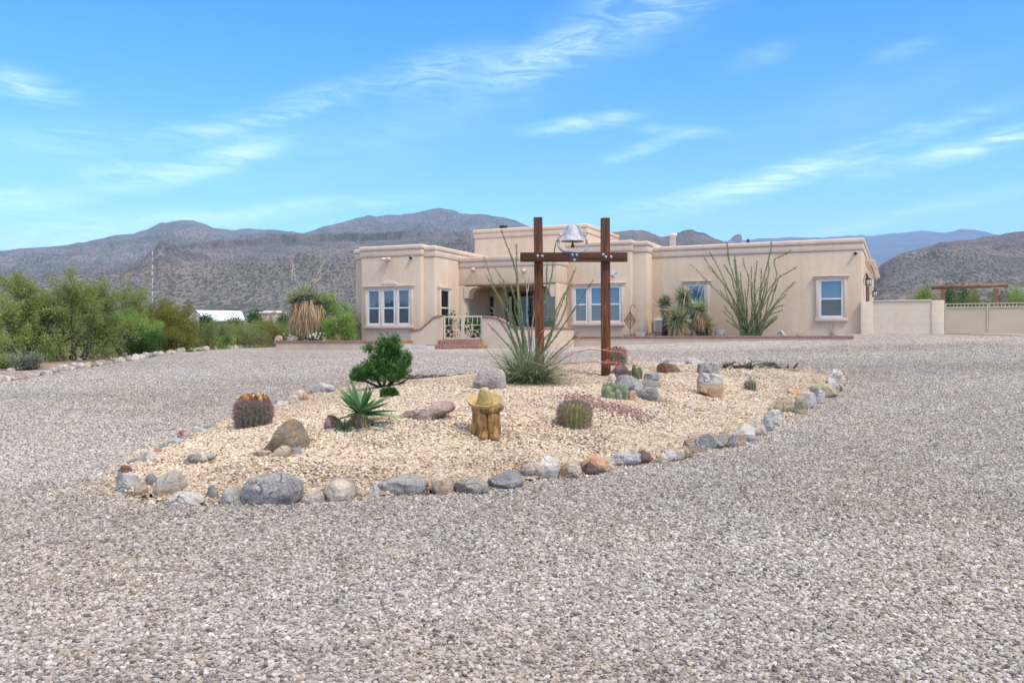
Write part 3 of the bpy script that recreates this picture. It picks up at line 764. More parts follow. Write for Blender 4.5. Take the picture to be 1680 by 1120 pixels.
M['dish_grey'] = mottled('dish_grey', (0.26,0.26,0.25), (0.34,0.34,0.33), 5, 0.7, 0.1)
house = empty('adobe_house', (P0[0], P0[1], 0), -HA, label='tan stucco pueblo-style ranch house with flat roofs and white windows', cat='house')
HR = (0, 0, -HA)
ZB = 0.4
def mass(poly, ztop, parapet=True):
    """a stucco block with rounded edges and a two-course cornice"""
    m = MB(); m.prism(poly, ZB, ztop-0.36); m.build('wall', M['stucco'], house, bevel=0.05, seg=3)
    def grow(p, d):
        out = []
        n = len(p)
        for i in range(n):
            p0, p1, p2 = Vector(p[i-1]), Vector(p[i]), Vector(p[(i+1)%n])
            e1, e2 = (p1-p0).normalized(), (p2-p1).normalized()
            n1, n2 = Vector((e1.y,-e1.x)), Vector((e2.y,-e2.x))
            b = n1+n2
            out.append(tuple(p1 + b*(d/max(0.3, b.dot(n1)))))
        return out
    c = MB(); c.prism(grow(poly, 0.028), ztop-0.375, ztop-0.165); c.build('cornice', M['stucco_trim'], house, bevel=0.02)
    c = MB(); c.prism(grow(poly, 0.06), ztop-0.168, ztop); c.build('parapet_cap', M['stucco_trim'], house, bevel=0.05, seg=3)
def rect(u0, u1, v0, v1): return [(u0,v0),(u1,v0),(u1,v1),(u0,v1)]

vG, vB, vP, vL, vT = 0.0, -0.8, -1.8, -3.77, 3.0
zG = hz(1300, 395, vG); uG0 = hu(1061, vG)
mass(rect(uG0-0.4, 0.0, vG, 13.0), zG)
uB0, uB1, uB2 = hu(929, vB), hu(1036, vB), hu(1062, vB+0.16)
zBay = hz(1000, 395, vB)
mass(rect(uB0, uB1, vB, 7.0), zBay)
mass(rect(uB1-0.3, uB2, vB+0.16, 6.9), zBay-0.05)
uL0, uL1 = hu(592, vL), hu(691, vL)
uP0, uP1 = hu(583, vL+0.2), hu(714, vL+0.2)
zL = hz(640, 403, vL)
mass(rect(uL0, uL1, vL, 7.0), zL)
mass(rect(uP0, uP1, vL+0.2, 6.9), zL-0.05)
# entry: fascia over the porch, right-hand return, porch back wall
uE1 = hu(914, vP); zE = hz(800, 421, vP); zO = hz(800, 467, vP)
vK = 0.9
m = MB(); m.prism(rect(uP1-0.05, uE1, vP, vK+0.3), zO, zE-0.36); m.build('porch_fascia', M['stucco'], house, bevel=0.04, seg=3)
for d,za,zb in ((0.028,zE-0.375,zE-0.165),(0.06,zE-0.168,zE)):
    c = MB(); c.box(uP1+0.02, uE1+d, vP-d, vK+0.3, za, zb); c.build('cornice', M['stucco_trim'], house, bevel=0.03)
m = MB(); m.box(uP1-0.2, uB0+0.3, vK, 6.8, ZB, zE-0.1); m.build('porch_wall', M['stucco'], house)
m = MB(); m.box(hu(910,vP), uE1, vP+0.002, vB+0.3, ZB, zO); m.build('pier', M['stucco'], house, bevel=0.03)
uPier = hu(762, vP)
m = MB(); m.box(uP1-0.05, uPier, vP+0.002, vP+0.45, ZB, zO); m.build('pier', M['stucco'], house, bevel=0.03)
def corbel(u_at, sgn):
    a = hz(800,469,vP); h = 0.36; wd = 0.50
    pts = [(0,a),(wd,a),(wd,a-0.05)]
    for i in range(9):
        t = i/8*math.pi/2
        pts.append((wd-0.06-(wd-0.22)*math.sin(t)*0.98, a-0.05-(h-0.06)*(1-math.cos(t))))
    pts += [(0.14,a-h),(0.14,a-h-0.07),(0,a-h-0.07)]
    if sgn > 0: poly = [(u_at+x, z) for x,z in pts][::-1]
    else: poly = [(u_at-x, z) for x,z in pts]
    c = MB(); c.prism_y(poly, vP-0.03, vP+0.40); c.build('corbel', M['stucco_trim'], house)
corbel(uPier, 1); corbel(hu(910,vP), -1)
mass(rect(hu(778,vT), hu(963,vT), vT, vT+4.2), hz(870, 372, vT))
# porch floor
m = MB(); m.box(uP1-0.1, uE1, -3.9, vK+0.1, 1.0, 1.62); m.build('porch_floor', M['concrete'], house)

def window(pxs, py0, py1, v, rail=0.5, glass='glass', low='screen', trim=True, header=True):
    """a row of sash windows in one stucco surround"""
    k = len(pxs)
    U = [(hu(a,v), hu(b,v)) for a,b in pxs]
    pm = 0.5*(pxs[0][0]+pxs[-1][1])
    z1, z0 = hz(pm,py0,v), hz(pm,py1,v)
    for (u0,u1) in U:
        f = MB(); b = 0.065
        f.box(u0,u0+b,v-0.045,v+0.02,z0,z1); f.box(u1-b,u1,v-0.045,v+0.02,z0,z1)
        f.box(u0+b,u1-b,v-0.045,v+0.02,z1-b,z1); f.box(u0+b,u1-b,v-0.045,v+0.02,z0,z0+b)
        zm = z0+(z1-z0)*rail
        f.box(u0+b,u1-b,v-0.04,v+0.02,zm-0.025,zm+0.025)
        fo = f.build('window', M['white_vinyl'], house)
        g = MB(); g.box(u0+b-0.005,u1-b+0.005,v-0.012,v+0.01,zm+0.02,z1-b+0.005); tagg = g.build('pane', M[glass], fo)
        g = MB(); g.box(u0+b-0.005,u1-b+0.005,v-0.022,v+0.01,z0+b-0.005,zm-0.02); g.build('pane', M[low], fo)
    if trim:
        a0, a1 = U[0][0]-0.004, U[-1][1]+0.004
        t = MB(); tw = 0.10
        t.box(a0-tw,a0,v-0.07,v+0.02,z0,z1); t.box(a1,a1+tw,v-0.07,v+0.02,z0,z1)
        for (p,q) in zip(U[:-1],U[1:]):
            t.box(p[1]+0.002,q[0]-0.002,v-0.055,v+0.02,z0,z1) if q[0]-p[1] > 0.02 else None
        t.box(a0-tw-0.02,a1+tw+0.02,v-0.09,v+0.02,z0-0.12,z0-0.003)
        if header:
            t.box(a0-tw-0.03,a1+tw+0.03,v-0.08,v+0.02,z1+0.003,z1+0.075); t.box(a0-tw-0.07,a1+tw+0.07,v-0.12,v+0.02,z1+0.077,z1+0.125)
        t.build('window_surround', M['stucco_trim'], house, bevel=0.012)
window([(604,625),(628.5,649.5),(653,674)], 474, 533, vL, 0.47, 'glass', 'screen')
m = MB(); pts = []
for i in range(9):
    t = i/8*math.pi
    pts.append((0.5*(hu(628.5,vL)+hu(649.5,vL))+0.33*math.cos(t), hz(638,472,vL)+0.115+0.15*math.sin(t)))
m.prism_y(pts[::-1], vL-0.05, vL+0.02); m.build('window_crest', M['stucco_trim'], house, bevel=0.01)
window([(942.5,965),(968,993),(993.6,1019.5)], 469.5, 529, vB, 0.5, 'glass_blue', 'glass')
window([(1128,1159)], 466, 526, vG, 0.5, 'glass_blue', 'screen')
window([(1344,1384)], 458, 521, vG, 0.49, 'glass_blue', 'screen')
# porch windows and door
window([(790,813)], 484, 530, vK, 0.35, 'glass_dark', 'glass_dark', trim=False)
window([(893,912)], 479, 527, vK, 0.45, 'glass_blue', 'glass_dark', trim=False)
d0, d1 = hu(832,vK), hu(877,vK); zd0, zd1 = 1.62, hz(850,481,vK)
m = MB(); m.box(d0-0.06,d0,vK-0.06,vK+0.02,zd0,zd1+0.06); m.box(d1,d1+0.06,vK-0.06,vK+0.02,zd0,zd1+0.06); m.box(d0,d1,vK-0.06,vK+0.02,zd1,zd1+0.06)
fr = m.build('door_frame', M['porch_wood'], house)
m = MB(); m.box(d0,d1,vK-0.02,vK+0.02,zd0,zd1); m.build('door_panel', M['glass_dark'], fr)
m = MB(); m.box(hu(850,vK),hu(868,vK),vK-0.045,vK-0.021,zd0+0.1,zd1-0.12)
dr = m.build('door', mottled('screen_door', (0.16,0.30,0.37),(0.22,0.38,0.45),3,0.35,0.1), house)
m = MB(); m.box(hu(867,vK)-0.02,hu(867,vK)+0.02,vK-0.10,vK-0.046,2.55,2.68); m.build('handle', M['dark_metal'], dr)
m = MB(); m.box(hu(836,vK),hu(840,vK),vK-0.04,vK-0.021,zd0+0.1,zd1-0.12); m.build('sidelight', M['white_vinyl'], house)
# narrow window in the side wall of the left wing
u = uP1; va, vb = hv(721,u), hv(736,u)
def su(px, py): v = hv(px,u); return CAMZ+(CY-py)/F*(P0[1]+v*HC-u*HS)
z1, z0 = su(728,474), su(728,536)
f = MB(); b = 0.06
f.box(u-0.02,u+0.045,va,va+b,z0,z1); f.box(u-0.02,u+0.045,vb-b,vb,z0,z1); f.box(u-0.02,u+0.045,va+b,vb-b,z1-b,z1); f.box(u-0.02,u+0.045,va+b,vb-b,z0,z0+b)
zm = z0+(z1-z0)*0.5; f.box(u-0.02,u+0.04,va+b,vb-b,zm-0.025,zm+0.025)
fo = f.build('window', M['white_vinyl'], house)
g = MB(); g.box(u-0.01,u+0.012,va+b-0.005,vb-b+0.005,z0+b,z1-b); g.build('pane', M['glass_dark'], fo)
t = MB(); t.box(u-0.02,u+0.07,va-0.10,va-0.004,z0,z1); t.box(u-0.02,u+0.07,vb+0.004,vb+0.10,z0,z1); t.box(u-0.02,u+0.09,va-0.14,vb+0.14,z1+0.004,z1+0.10)
t.build('window_surround', M['stucco_trim'], house, bevel=0.012)
# side of the garage wing: timber rafters, door
for i in range(9):
    v = 2.2+i*0.95
    r = MB(); r.box(-0.1, 0.32, v-0.05, v+0.05, zG-0.66, zG-0.52); r.build('rafter_end', M['stucco_trim'], house, bevel=0.01)
r = MB(); r.box(0.16, 0.22, 2.0, 10.2, zG-0.72, zG-0.662); r.build('ledger', M['stucco_trim'], house)
m = MB(); m.box(-0.02, 0.05, 3.0, 5.4, 1.5, 3.9); m.build('side_door', M['porch_wood'], house)

# roof fittings
cu, cv = hu(826, vT+2.0), vT+2.0
cz = hz(870,372,vT)
ch = empty('chimney', (cu, cv, cz-0.3)); ch.parent = house
m = MB(); m.lathe([(0.32,0),(0.32,0.34),(0.27,0.42),(0.18,0.50),(0.16,0.52)], n=20); m.build('chimney_dome', mottled('pale_stucco',(0.6,0.55,0.5),(0.7,0.66,0.6),4,0.9,0.2), ch)
m = MB(); m.lathe([(0.12,0.50),(0.12,0.58),(0.19,0.585),(0.19,0.63),(0.12,0.635),(0.12,0.66),(0.20,0.665),(0.18,0.70)], n=20); m.build('chimney_cap', M['dark_metal'], ch)
vu, vv = hu(1104, 5.0), 5.0
m = MB(); m.lathe([(0.13,0),(0.13,1.0),(0.17,1.01),(0.17,1.12)], n=14); vo = m.build('vent_pipe', M['white_vinyl'], house, (vu, vv, hz(1104,404,5.0)-0.6))
def hthing(name, u, v, z, label, cat, group=None): return empty(name, hw(u,v,z), -HA, label=label, cat=cat, group=group)
# satellite dish
du, dv = hu(1208, 1.6), 1.6
dish = hthing('satellite_dish', du, dv, zG-0.30, 'grey satellite dish on the flat roof of the long right wing', 'satellite dish')
m = MB(); m.tube([(0,0,-0.05),(0,0,0.45)], 0.025, 8); m.build('mast', M['galv'], dish)
m = MB(); prof = [(0.02+0.40*t, 0.10*t*t) for t in np.linspace(0,1,9)]; m.lathe(prof+[(0.42,0.085)]+[(0.02+0.39*t, 0.10*t*t-0.015) for t in np.linspace(1,0,9)], n=28)
do = m.build('reflector', M['dish_grey'], dish, (0.0,-0.02,0.46), (R(66), 0, R(-38))); do.scale = (0.82,0.82,0.82)
m = MB(); m.tube([(0,0,0.36),(0.28,-0.2,0.34),(0.46,-0.32,0.44)], 0.016, 6); m.box(0.42,0.50,-0.36,-0.28,0.44,0.56); m.build('feed_arm', M['dark_metal'], dish)

# cameras, flood lamp, star, wall lamps
def security_camera(px, py, v, label):
    c = hthing('security_camera', hu(px,v), v, hz(px,py,v), label, 'camera', 'security cameras under the cornice')
    m = MB(); m.lathe([(0.05,0),(0.055,0.03),(0.05,0.04)], n=14); m.build('mount', M['white_vinyl'], c, (0,0,0), (R(90),0,0))
    m = MB(); m.tube([(0,-0.03,0),(0,-0.10,-0.03),(0,-0.12,-0.03)], [0.03,0.055,0.05], 12); m.build('lens', M['dark_metal'], c)
security_camera(676, 422, vL, 'small dark security camera high on the front of the projecting left wing')
security_camera(1404, 414.5, vG, 'small dark security camera near the outer right corner of the house')
fl = hthing('flood_lamp', hu(637,vL), vL, hz(637,425,vL), 'twin-headed tan flood lamp above the triple window', 'lamp')
m = MB(); m.box(-0.07,0.07,-0.05,0.01,-0.04,0.06); m.build('bracket', M['cream_metal'], fl)
for s in (-1,1):
    m = MB(); m.tube([(0.04*s,-0.05,0.02),(0.10*s,-0.12,0.0),(0.15*s,-0.20,-0.03)], [0.025,0.05,0.07], 10); m.build('lamp_head', M['cream_metal'], fl)
for px,py,lab in ((778,441,'small spot lamp on the fascia left of the porch opening'),(861,443,'small spot lamp on the fascia near the left timber post')):
    f2 = hthing('spot_lamp', hu(px,vP), vP, hz(px,py,vP), lab, 'lamp', 'spot lamps on the porch fascia')
    m = MB(); m.box(-0.05,0.05,-0.04,0.01,-0.05,0.05); m.build('bracket', M['cream_metal'], f2)
    m = MB(); m.tube([(0,-0.04,0),(0,-0.10,-0.02),(0,-0.18,-0.06)], [0.03,0.06,0.075], 10); m.build('lamp_head', M['cream_metal'], f2)
star = MB(); sp_ = []
for i in range(10):
    r_ = 0.16 if i%2 == 0 else 0.07
    sp_.append((r_*math.sin(i*math.pi/5+0.25), r_*math.cos(i*math.pi/5+0.25)))
star.prism_y(sp_, -0.035, -0.002)
so_ = star.build('star_ornament', M['white_vinyl'], None, hw(hu(1006,vB),vB,hz(1006,447,vB)), HR)
tag(so_, 'white five-pointed metal star on the bay wall beside the timber post', 'ornament')
def wall_lantern(px, py, label):
    v = hv(px-1.5, 0.0); Yv = P0[1]+v*HC; z = CAMZ+(CY-py)/F*Yv
    l = hthing('wall_lantern', 0.0, v, z, label, 'lantern', 'lanterns on the garage side wall')
    m = MB(); m.lathe([(0.05,-0.05),(0.12,0.02),(0.12,0.26),(0.10,0.28)], (0.20,0,-0.15), 8); m.build('glass_cage', mottled('lantern_glass',(0.5,0.46,0.38),(0.62,0.58,0.5),5,0.3,0.05), l)
    m = MB(); m.lathe([(0.15,0.13),(0.04,0.22),(0.02,0.26)], (0.20,0,0), 8); m.lathe([(0.135,-0.16),(0.135,-0.13)], (0.20,0,0), 8)
    for k in range(6):
        a = k*math.pi/3; m.tube([(0.20+0.128*math.cos(a),0.128*math.sin(a),-0.14),(0.20+0.128*math.cos(a),0.128*math.sin(a),0.13)], 0.01, 5)
    m.build('cage_frame', M['dark_metal'], l)
    l.scale = (0.72,0.72,0.72)
    m = MB(); m.tube([(0,0,0.05),(0.05,0,0.30),(0.14,0,0.36),(0.20,0,0.30),(0.20,0,0.24)], 0.014, 6); m.box(-0.01,0.02,-0.05,0.05,-0.05,0.14); m.build('scroll_arm', M['dark_metal'], l)
wall_lantern(1418, 463, 'nearer black iron wall lantern on the side wall of the right wing')
wall_lantern(1430, 482, 'farther black iron wall lantern on the side wall of the right wing')
# small wall air conditioner
ac = hthing('air_conditioner', hu(1084,vG), vG, hz(1084,533,vG), 'white air conditioner in the wall half hidden behind the yuccas', 'air conditioner')
uu0, uu1 = hu(1074,vG)-hu(1084,vG), hu(1096,vG)-hu(1084,vG); zz = 10.5/F*hY(1084,vG)
m = MB(); m.box(uu0,uu1,-0.12,0.05,-zz,zz); m.build('casing', M['white_vinyl'], ac, bevel=0.015)
m = MB()
for i in range(9):
    z = -zz+0.06+i*(2*zz-0.12)/8.5; m.box(uu0+0.05,uu1-0.05,-0.135,-0.121,z,z+0.022)
m.build('grille', mottled('grille_grey',(0.25,0.27,0.27),(0.35,0.37,0.37),5,0.5,0.1), ac)

# ------------------------------------------------------------------ front court: wall, gate, steps, planters
vC = -4.0
def capped_wall(name, path, zt, thick, label, cat, cap=0.07, mat='stucco'):
    """path: (u,v) points; zt: top heights. wall under a brick cap"""
    root = hthing(name, path[0][0], path[0][1], 0, label, cat)
    u0, v0 = path[0]
    w_, c_ = MB(), MB()
    n = len(path)
    nor = []
    for i in range(n):
        a, b = Vector(path[max(i-1,0)]), Vector(path[min(i+1,n-1)])
        d = (b-a).normalized(); nor.append(Vector((-d.y, d.x)))
    def strip(mb, t, zlo, zhi):
        vs, fs = [], []
        for i,(p,nn) in enumerate(zip(path,nor)):
            for s,z in ((-1,zlo[i]),(-1,zhi[i]),(1,zhi[i]),(1,zlo[i])):
                vs.append((p[0]-u0+nn.x*t*s, p[1]-v0+nn.y*t*s, z))
        for i in range(n-1):
            for k in range(4):
                fs.append((i*4+k, i*4+(k+1)%4, (i+1)*4+(k+1)%4, (i+1)*4+k))
        fs.append((3,2,1,0)); fs.append(tuple((n-1)*4+k for k in range(4)))
        fs = [f[::-1] for f in fs]
        mb.add(vs, fs)
    strip(w_, thick/2, [0.6]*n, [z-cap for z in zt]); strip(c_, thick/2+0.03, [z-cap+0.001 for z in zt], zt)
    w_.build('wall', M[mat], root); c_.build('brick_cap', M['brick'], root, bevel=0.012)
    return root
pxs = [676,683,690,695,699,703,707,711,716,721,727]
pys = [540.5,540,539,536.5,533,529,525.5,521.5,518.5,517,517]
capped_wall('courtyard_wall', [(hu(p,vC),vC) for p in pxs], [hz(p,y,vC) for p,y in zip(pxs,pys)], 0.2, 'curved stucco court wall with brick cap left of the cream gate', 'wall')
pxs = [793,800,808,814,820,826,832,838,844,850]; pys = [518,518,518.5,519.5,521.5,524.5,528,531.5,534.5,536.5]
path = [(hu(p,vC),vC) for p in pxs]; zt = [hz(p,y,vC) for p,y in zip(pxs,pys)]
uX = hu(938,-2.3)
path += [(path[-1][0]+0.5,-3.75),(0.5*(path[-1][0]+uX)+0.3,-3.1),(uX,-2.3)]; zt += [zt[-1]]*3
capped_wall('courtyard_wall', path, zt, 0.2, 'curved stucco court wall running right from the cream gate behind the ocotillo', 'wall')
# brick steps
sx0, sx1 = hu(724,vC-0.1), hu(793,vC-0.1)
st = hthing('brick_steps', 0.5*(sx0+sx1), vC-0.1, 0, 'red brick entry steps with rounded bottom tread below the gate', 'steps')
hwid = 0.5*(sx1-sx0)
zs = hz(760,558,vC)
m = MB(); m.box(-hwid,hwid,-0.28,0.25,0.9,zs); m.build('tread', M['brick'], st, bevel=0.02)
pts = [(-hwid-0.28,-0.25)] + [(-hwid-0.28+0.1*(1-math.cos(t)), -0.35-0.35*math.sin(t)) for t in np.linspace(0.2,1.57,5)]
half = [(hwid+0.28-0.1*(1-math.cos(t)), -0.35-0.35*math.sin(t)) for t in np.linspace(1.57,0.2,5)]
m = MB(); m.prism(pts+half+[(hwid+0.28,-0.25)], 0.9, zs-0.15); m.build('tread', M['brick'], st, bevel=0.03)
# gate
gt = hthing('iron_gate', hu(760,vC), vC, zs, 'cream iron double gate with sunburst pattern at the top of the brick steps', 'gate')
gw0, gw1 = hu(728.5,vC)-hu(760,vC), hu(791,vC)-hu(760,vC); gh = hz(760,518,vC)-zs
def leaf(a, b, flip):
    m = MB(); t = 0.022
    for x in (a+t, b-t): m.box(x-t,x+t,-t,t,0.03,gh)
    m.box(a+2*t,b-2*t,-t*0.9,t*0.9,gh-0.05,gh-0.003); m.box(a+2*t,b-2*t,-t*0.9,t*0.9,0.033,0.075); m.box(a+2*t,b-2*t,-t*0.8,t*0.8,gh*0.60,gh*0.60+0.02)
    m.build('gate_frame', M['cream_metal'], gt)
    d = MB(); c = (a+b)/2; hh = gh-0.05
    ox = b-0.05 if flip else a+0.05
    for k in range(5):
        an = (math.pi/2)*(k+0.5)/5
        dx = math.cos(an)*(-1 if flip else 1)
        d.tube([(c+dx*0.06*(1), 0, 0.10+math.sin(an)*0.05),(c+dx*0.34,0,0.10+math.sin(an)*0.48)], 0.009, 5)
    for k in range(5):
        an = math.pi*(k)/4
        d.tube([(c+math.cos(an)*0.10,0,0.09+math.sin(an)*0.10),(c+math.cos(an)*0.34,0,0.09+math.sin(an)*0.40)], 0.010, 5)
    d.ring((c,0,0.09),0.14,0.14,0.010,16,5,0,math.pi); d.ring((c,0,0.09),0.30,0.26,0.010,16,5,0,math.pi)
    for k in (0.25,0.5,0.75):
        x = a+(b-a)*k; d.tube([(x,0,gh*0.60),(x,0,hh)], 0.009, 5)
    d.tube([(c,0,0.35),(c+0.05,0,0.45),(c,0,0.55),(c-0.05,0,0.45),(c,0,0.35)], 0.010, 5)
    d.build('sunburst', M['cream_metal'], gt)
leaf(gw0, (gw0+gw1)/2-0.006, False); leaf((gw0+gw1)/2+0.006, gw1, True)
m = MB(); m.box(0.10,0.22,-0.06,-0.023,gh*0.52,gh*0.57); m.build('latch', M['cream_metal'], gt)

# planters
def planter(name, poly, ztop, label, soil_drop=0.08, closed_back=None):
    u0, v0 = poly[0]
    root = hthing(name, u0, v0, 0, label, 'planter')
    loc = [(a-u0,b-v0) for a,b in poly]
    return root, loc
vQ = -5.5
qa, qb = hu(453,vQ), hu(640,vQ)
zq = hz(520,558.5,vQ)
pr = hthing('brick_capped_planter', qa, vQ, 0, 'low stucco planter with brick cap holding the shaggy yucca at left', 'planter')
L_ = qb-qa
m = MB(); m.box(0,L_,0,0.2,0.6,zq-0.075); m.box(0,0.2,0.2,3.2,0.6,zq-0.075); m.box(L_-0.2,L_,0.2,1.45,0.6,zq-0.075); m.build('wall', M['stucco'], pr)
m = MB(); m.box(-0.03,L_+0.03,-0.03,0.23,zq-0.073,zq); m.box(-0.03,0.23,0.231,3.2,zq-0.073,zq); m.box(L_-0.23,L_+0.03,0.231,1.45,zq-0.073,zq); m.build('brick_cap', M['brick'], pr, bevel=0.012)
m = MB(); m.box(0.2,L_-0.2,0.2,1.45,0.6,zq-0.14); m.box(0.2,2.9,1.451,3.2,0.6,zq-0.141); m.build('soil', M['soil'], pr)
vR = -2.2
ra, rb = hu(893,vR), hu(1397,vR); zr = hz(1100,551,vR)
pr2 = hthing('brick_capped_planter', ra, vR, 0, 'long low stucco planter with brick cap along the right wing', 'planter')
L_ = rb-ra
m = MB(); m.box(0,L_,0,0.2,0.6,zr-0.075); m.box(L_-0.2,L_,0.2,2.1,0.6,zr-0.075); m.build('wall', M['stucco'], pr2)
m = MB(); m.box(-0.0,L_+0.03,-0.03,0.23,zr-0.073,zr); m.box(L_-0.23,L_+0.03,0.231,2.1,zr-0.073,zr); m.build('brick_cap', M['brick'], pr2, bevel=0.012)
m = MB(); m.box(0.0,uB0-ra+1.2,0.2,1.3,0.6,zr-0.10); m.box(uB0-ra+1.2,L_-0.2,0.2,2.15,0.6,zr-0.101); m.build('soil', M['soil'], pr2)
ZQ, ZR = zq-0.14, zr-0.10
# concrete walk
m = MB(); m.box(0,hu(716,vC-0.7)-hu(660,vC-0.7),0,1.3,-0.5,0.12)
wk = m.build('concrete_path', M['concrete'], None, hw(hu(660,vC-0.7), -5.35, hgz(hu(690,vC),-5.0)), HR, bevel=0.01); tag(wk, kind='structure')
m = MB(); m.box(0,hu(800,vC-0.7)-hu(712,vC-0.7),0,0.55,-0.5,0.02)

# block wall, drive gate, ranch entrance
vW = -0.15
b0, b1 = hu(1412,vW), hu(1549.5,vW); zw = hz(1480,493.5,vW)
bw = hthing('block_wall', b0, vW, 0, 'cream block wall with end pillars joining the house to the drive gate', 'wall')
L_ = b1-b0
m = MB(); m.box(0.36,L_-0.36,0.03,0.20,0.8,zw-0.02); m.build('block_panel', M['block'], bw)
for a in (0, L_-0.36):
    m = MB(); m.box(a,a+0.36,0,0.30,0.8,zw); m.build('pillar', M['block'], bw, bevel=0.01)
m = MB(); m.box(0.362,L_-0.362,0.0,0.24,zw-0.018,zw+0.03); m.build('coping', M['stucco_trim'], bw, bevel=0.01)
g0 = hu(1550.3,vW); gm = hu(1622,vW); g1 = gm+(gm-g0); zg1 = hz(1600,503.5,vW); zg0 = hz(1600,549,vW); zgt = hz(1600,497,vW)
dg = hthing('drive_gate', g0, vW, zg0, 'tan sheet-metal double drive gate topped with short pickets', 'gate')
GT = mottled('gate_tan',(0.50,0.385,0.245),(0.56,0.435,0.285),1.2,0.7,0.1,20)
for a,b in ((0,gm-g0-0.004),(gm-g0+0.004,g1-g0)):
    m = MB(); m.box(a+0.04,b-0.04,0.02,0.04,0.06,zg1-zg0-0.03); m.build('gate_panel', GT, dg)
    m = MB(); m.box(a,a+0.04,0,0.06,0.03,zgt-zg0); m.box(b-0.04,b,0,0.06,0.03,zgt-zg0); m.box(a+0.04,b-0.04,0.0,0.06,zg1-zg0-0.028,zg1-zg0+0.012); m.box(a+0.04,b-0.04,0.0,0.05,zgt-zg0-0.03,zgt-zg0-0.002); m.box(a+0.04,b-0.04,0.0,0.06,0.03,0.058)
    m.build('gate_frame', GT, dg)
    n = int((b-a)/0.105)
    for i in range(1,n):
        x = a+0.04+(b-a-0.08)*i/n; m = MB(); m.box(x-0.009,x+0.009,0.018,0.036,zg1-zg0+0.013,zgt-zg0-0.031); m.build('picket', M['cream_metal'], dg)
vA = 9.0
M['arch_wood'] = mottled('weathered_brown_timber', (0.16,0.085,0.045), (0.27,0.155,0.085), 5, 0.8, 0.3)
ae0, ae1 = hu(1547,vA), hu(1634,vA)
ar = hthing('timber_arch', ae0, vA, hgz(ae0,vA), 'brown timber entrance arch rising behind the tan drive gate', 'arch')
za = hz(1590,470.5,vA)-hgz(ae0,vA)
for a in (0, ae1-ae0):
    m = MB(); m.box(a-0.085,a+0.085,-0.085,0.085,-0.3,za-0.085); m.build('post', M['arch_wood'], ar)
m = MB(); m.tube([(-0.42,0,za),(ae1-ae0+0.42,0,za+0.04)], 0.085, 12); m.build('crossbeam', M['arch_wood'], ar)
# ornament on a shepherd's hook, and hook by the ocotillo
gv = -1.35
og = hthing('hanging_ornament', hu(1034,gv), gv, ZR, 'rusty diamond ornament hung on a shepherd hook before the bay corner', 'ornament')
hh = hz(1034,500,gv)-ZR
m = MB(); m.tube([(0,0,-0.05),(0,0,hh-0.12),(0.05,0,hh-0.02),(0.12,0,hh),(0.17,0,hh-0.06),(0.16,0,hh-0.12)], 0.012, 6); m.build('hook', M['rust'], og)
m = MB(); cz = hh*0.54
for k,s in enumerate((1.0,0.68,0.36)):
    m.tube([(0,-0.02,cz+0.30*s),(0.20*s,-0.02,cz),(0,-0.02,cz-0.30*s),(-0.20*s,-0.02,cz),(0,-0.02,cz+0.30*s)], 0.020, 5)
m.build('diamond', M['rust'], og)
# ------------------------------------------------------------------ rocks
_ico = {}
def ico(n):
    if n not in _ico:
        bm = bmesh.new(); bmesh.ops.create_icosphere(bm, subdivisions=n, radius=1.0)
        v = np.array([tuple(x.co) for x in bm.verts]); f = np.array([[l.index for l in x.verts] for x in bm.faces]); bm.free()
        _ico[n] = (v, f)
    return _ico[n]
def rock_mesh(w, d, h, seed, facets=7, rough=0.10, sub=4, flat_top=0.0):
    v, f = ico(sub); v = v.copy(); r = np.random.default_rng(seed)
    v = np.sign(v)*np.abs(v)**0.82
    for k in range(facets):
        n = r.normal(size=3); n[2] = abs(n[2])*0.8; n /= np.linalg.norm(n)
        lim = r.uniform(0.52, 0.86); dd = v@n
        v = v - np.outer(np.where(dd > lim, (dd-lim)*0.96, 0), n)
    v = v*(1+rough*1.5*fbm(v*1.1+seed*3.7, seed, 3)[:,None]) + 0.0
    nn = v/np.linalg.norm(v,axis=1)[:,None]
    v = v + nn*(rough*0.45*fbm(v*3.6+seed, seed+3, 4, True))[:,None] + nn*(0.02*fbm(v*11+seed, seed+9, 3))[:,None]
    lo, hi = v.min(0), v.max(0)
    v = (v-(lo+hi)/2)/((hi-lo)/2)
    v = v*np.array([w/2, d/2, h/2])
    me = np_mesh('rock', v, f, True); me.set_sharp_from_angle(angle=R(24))
    return me
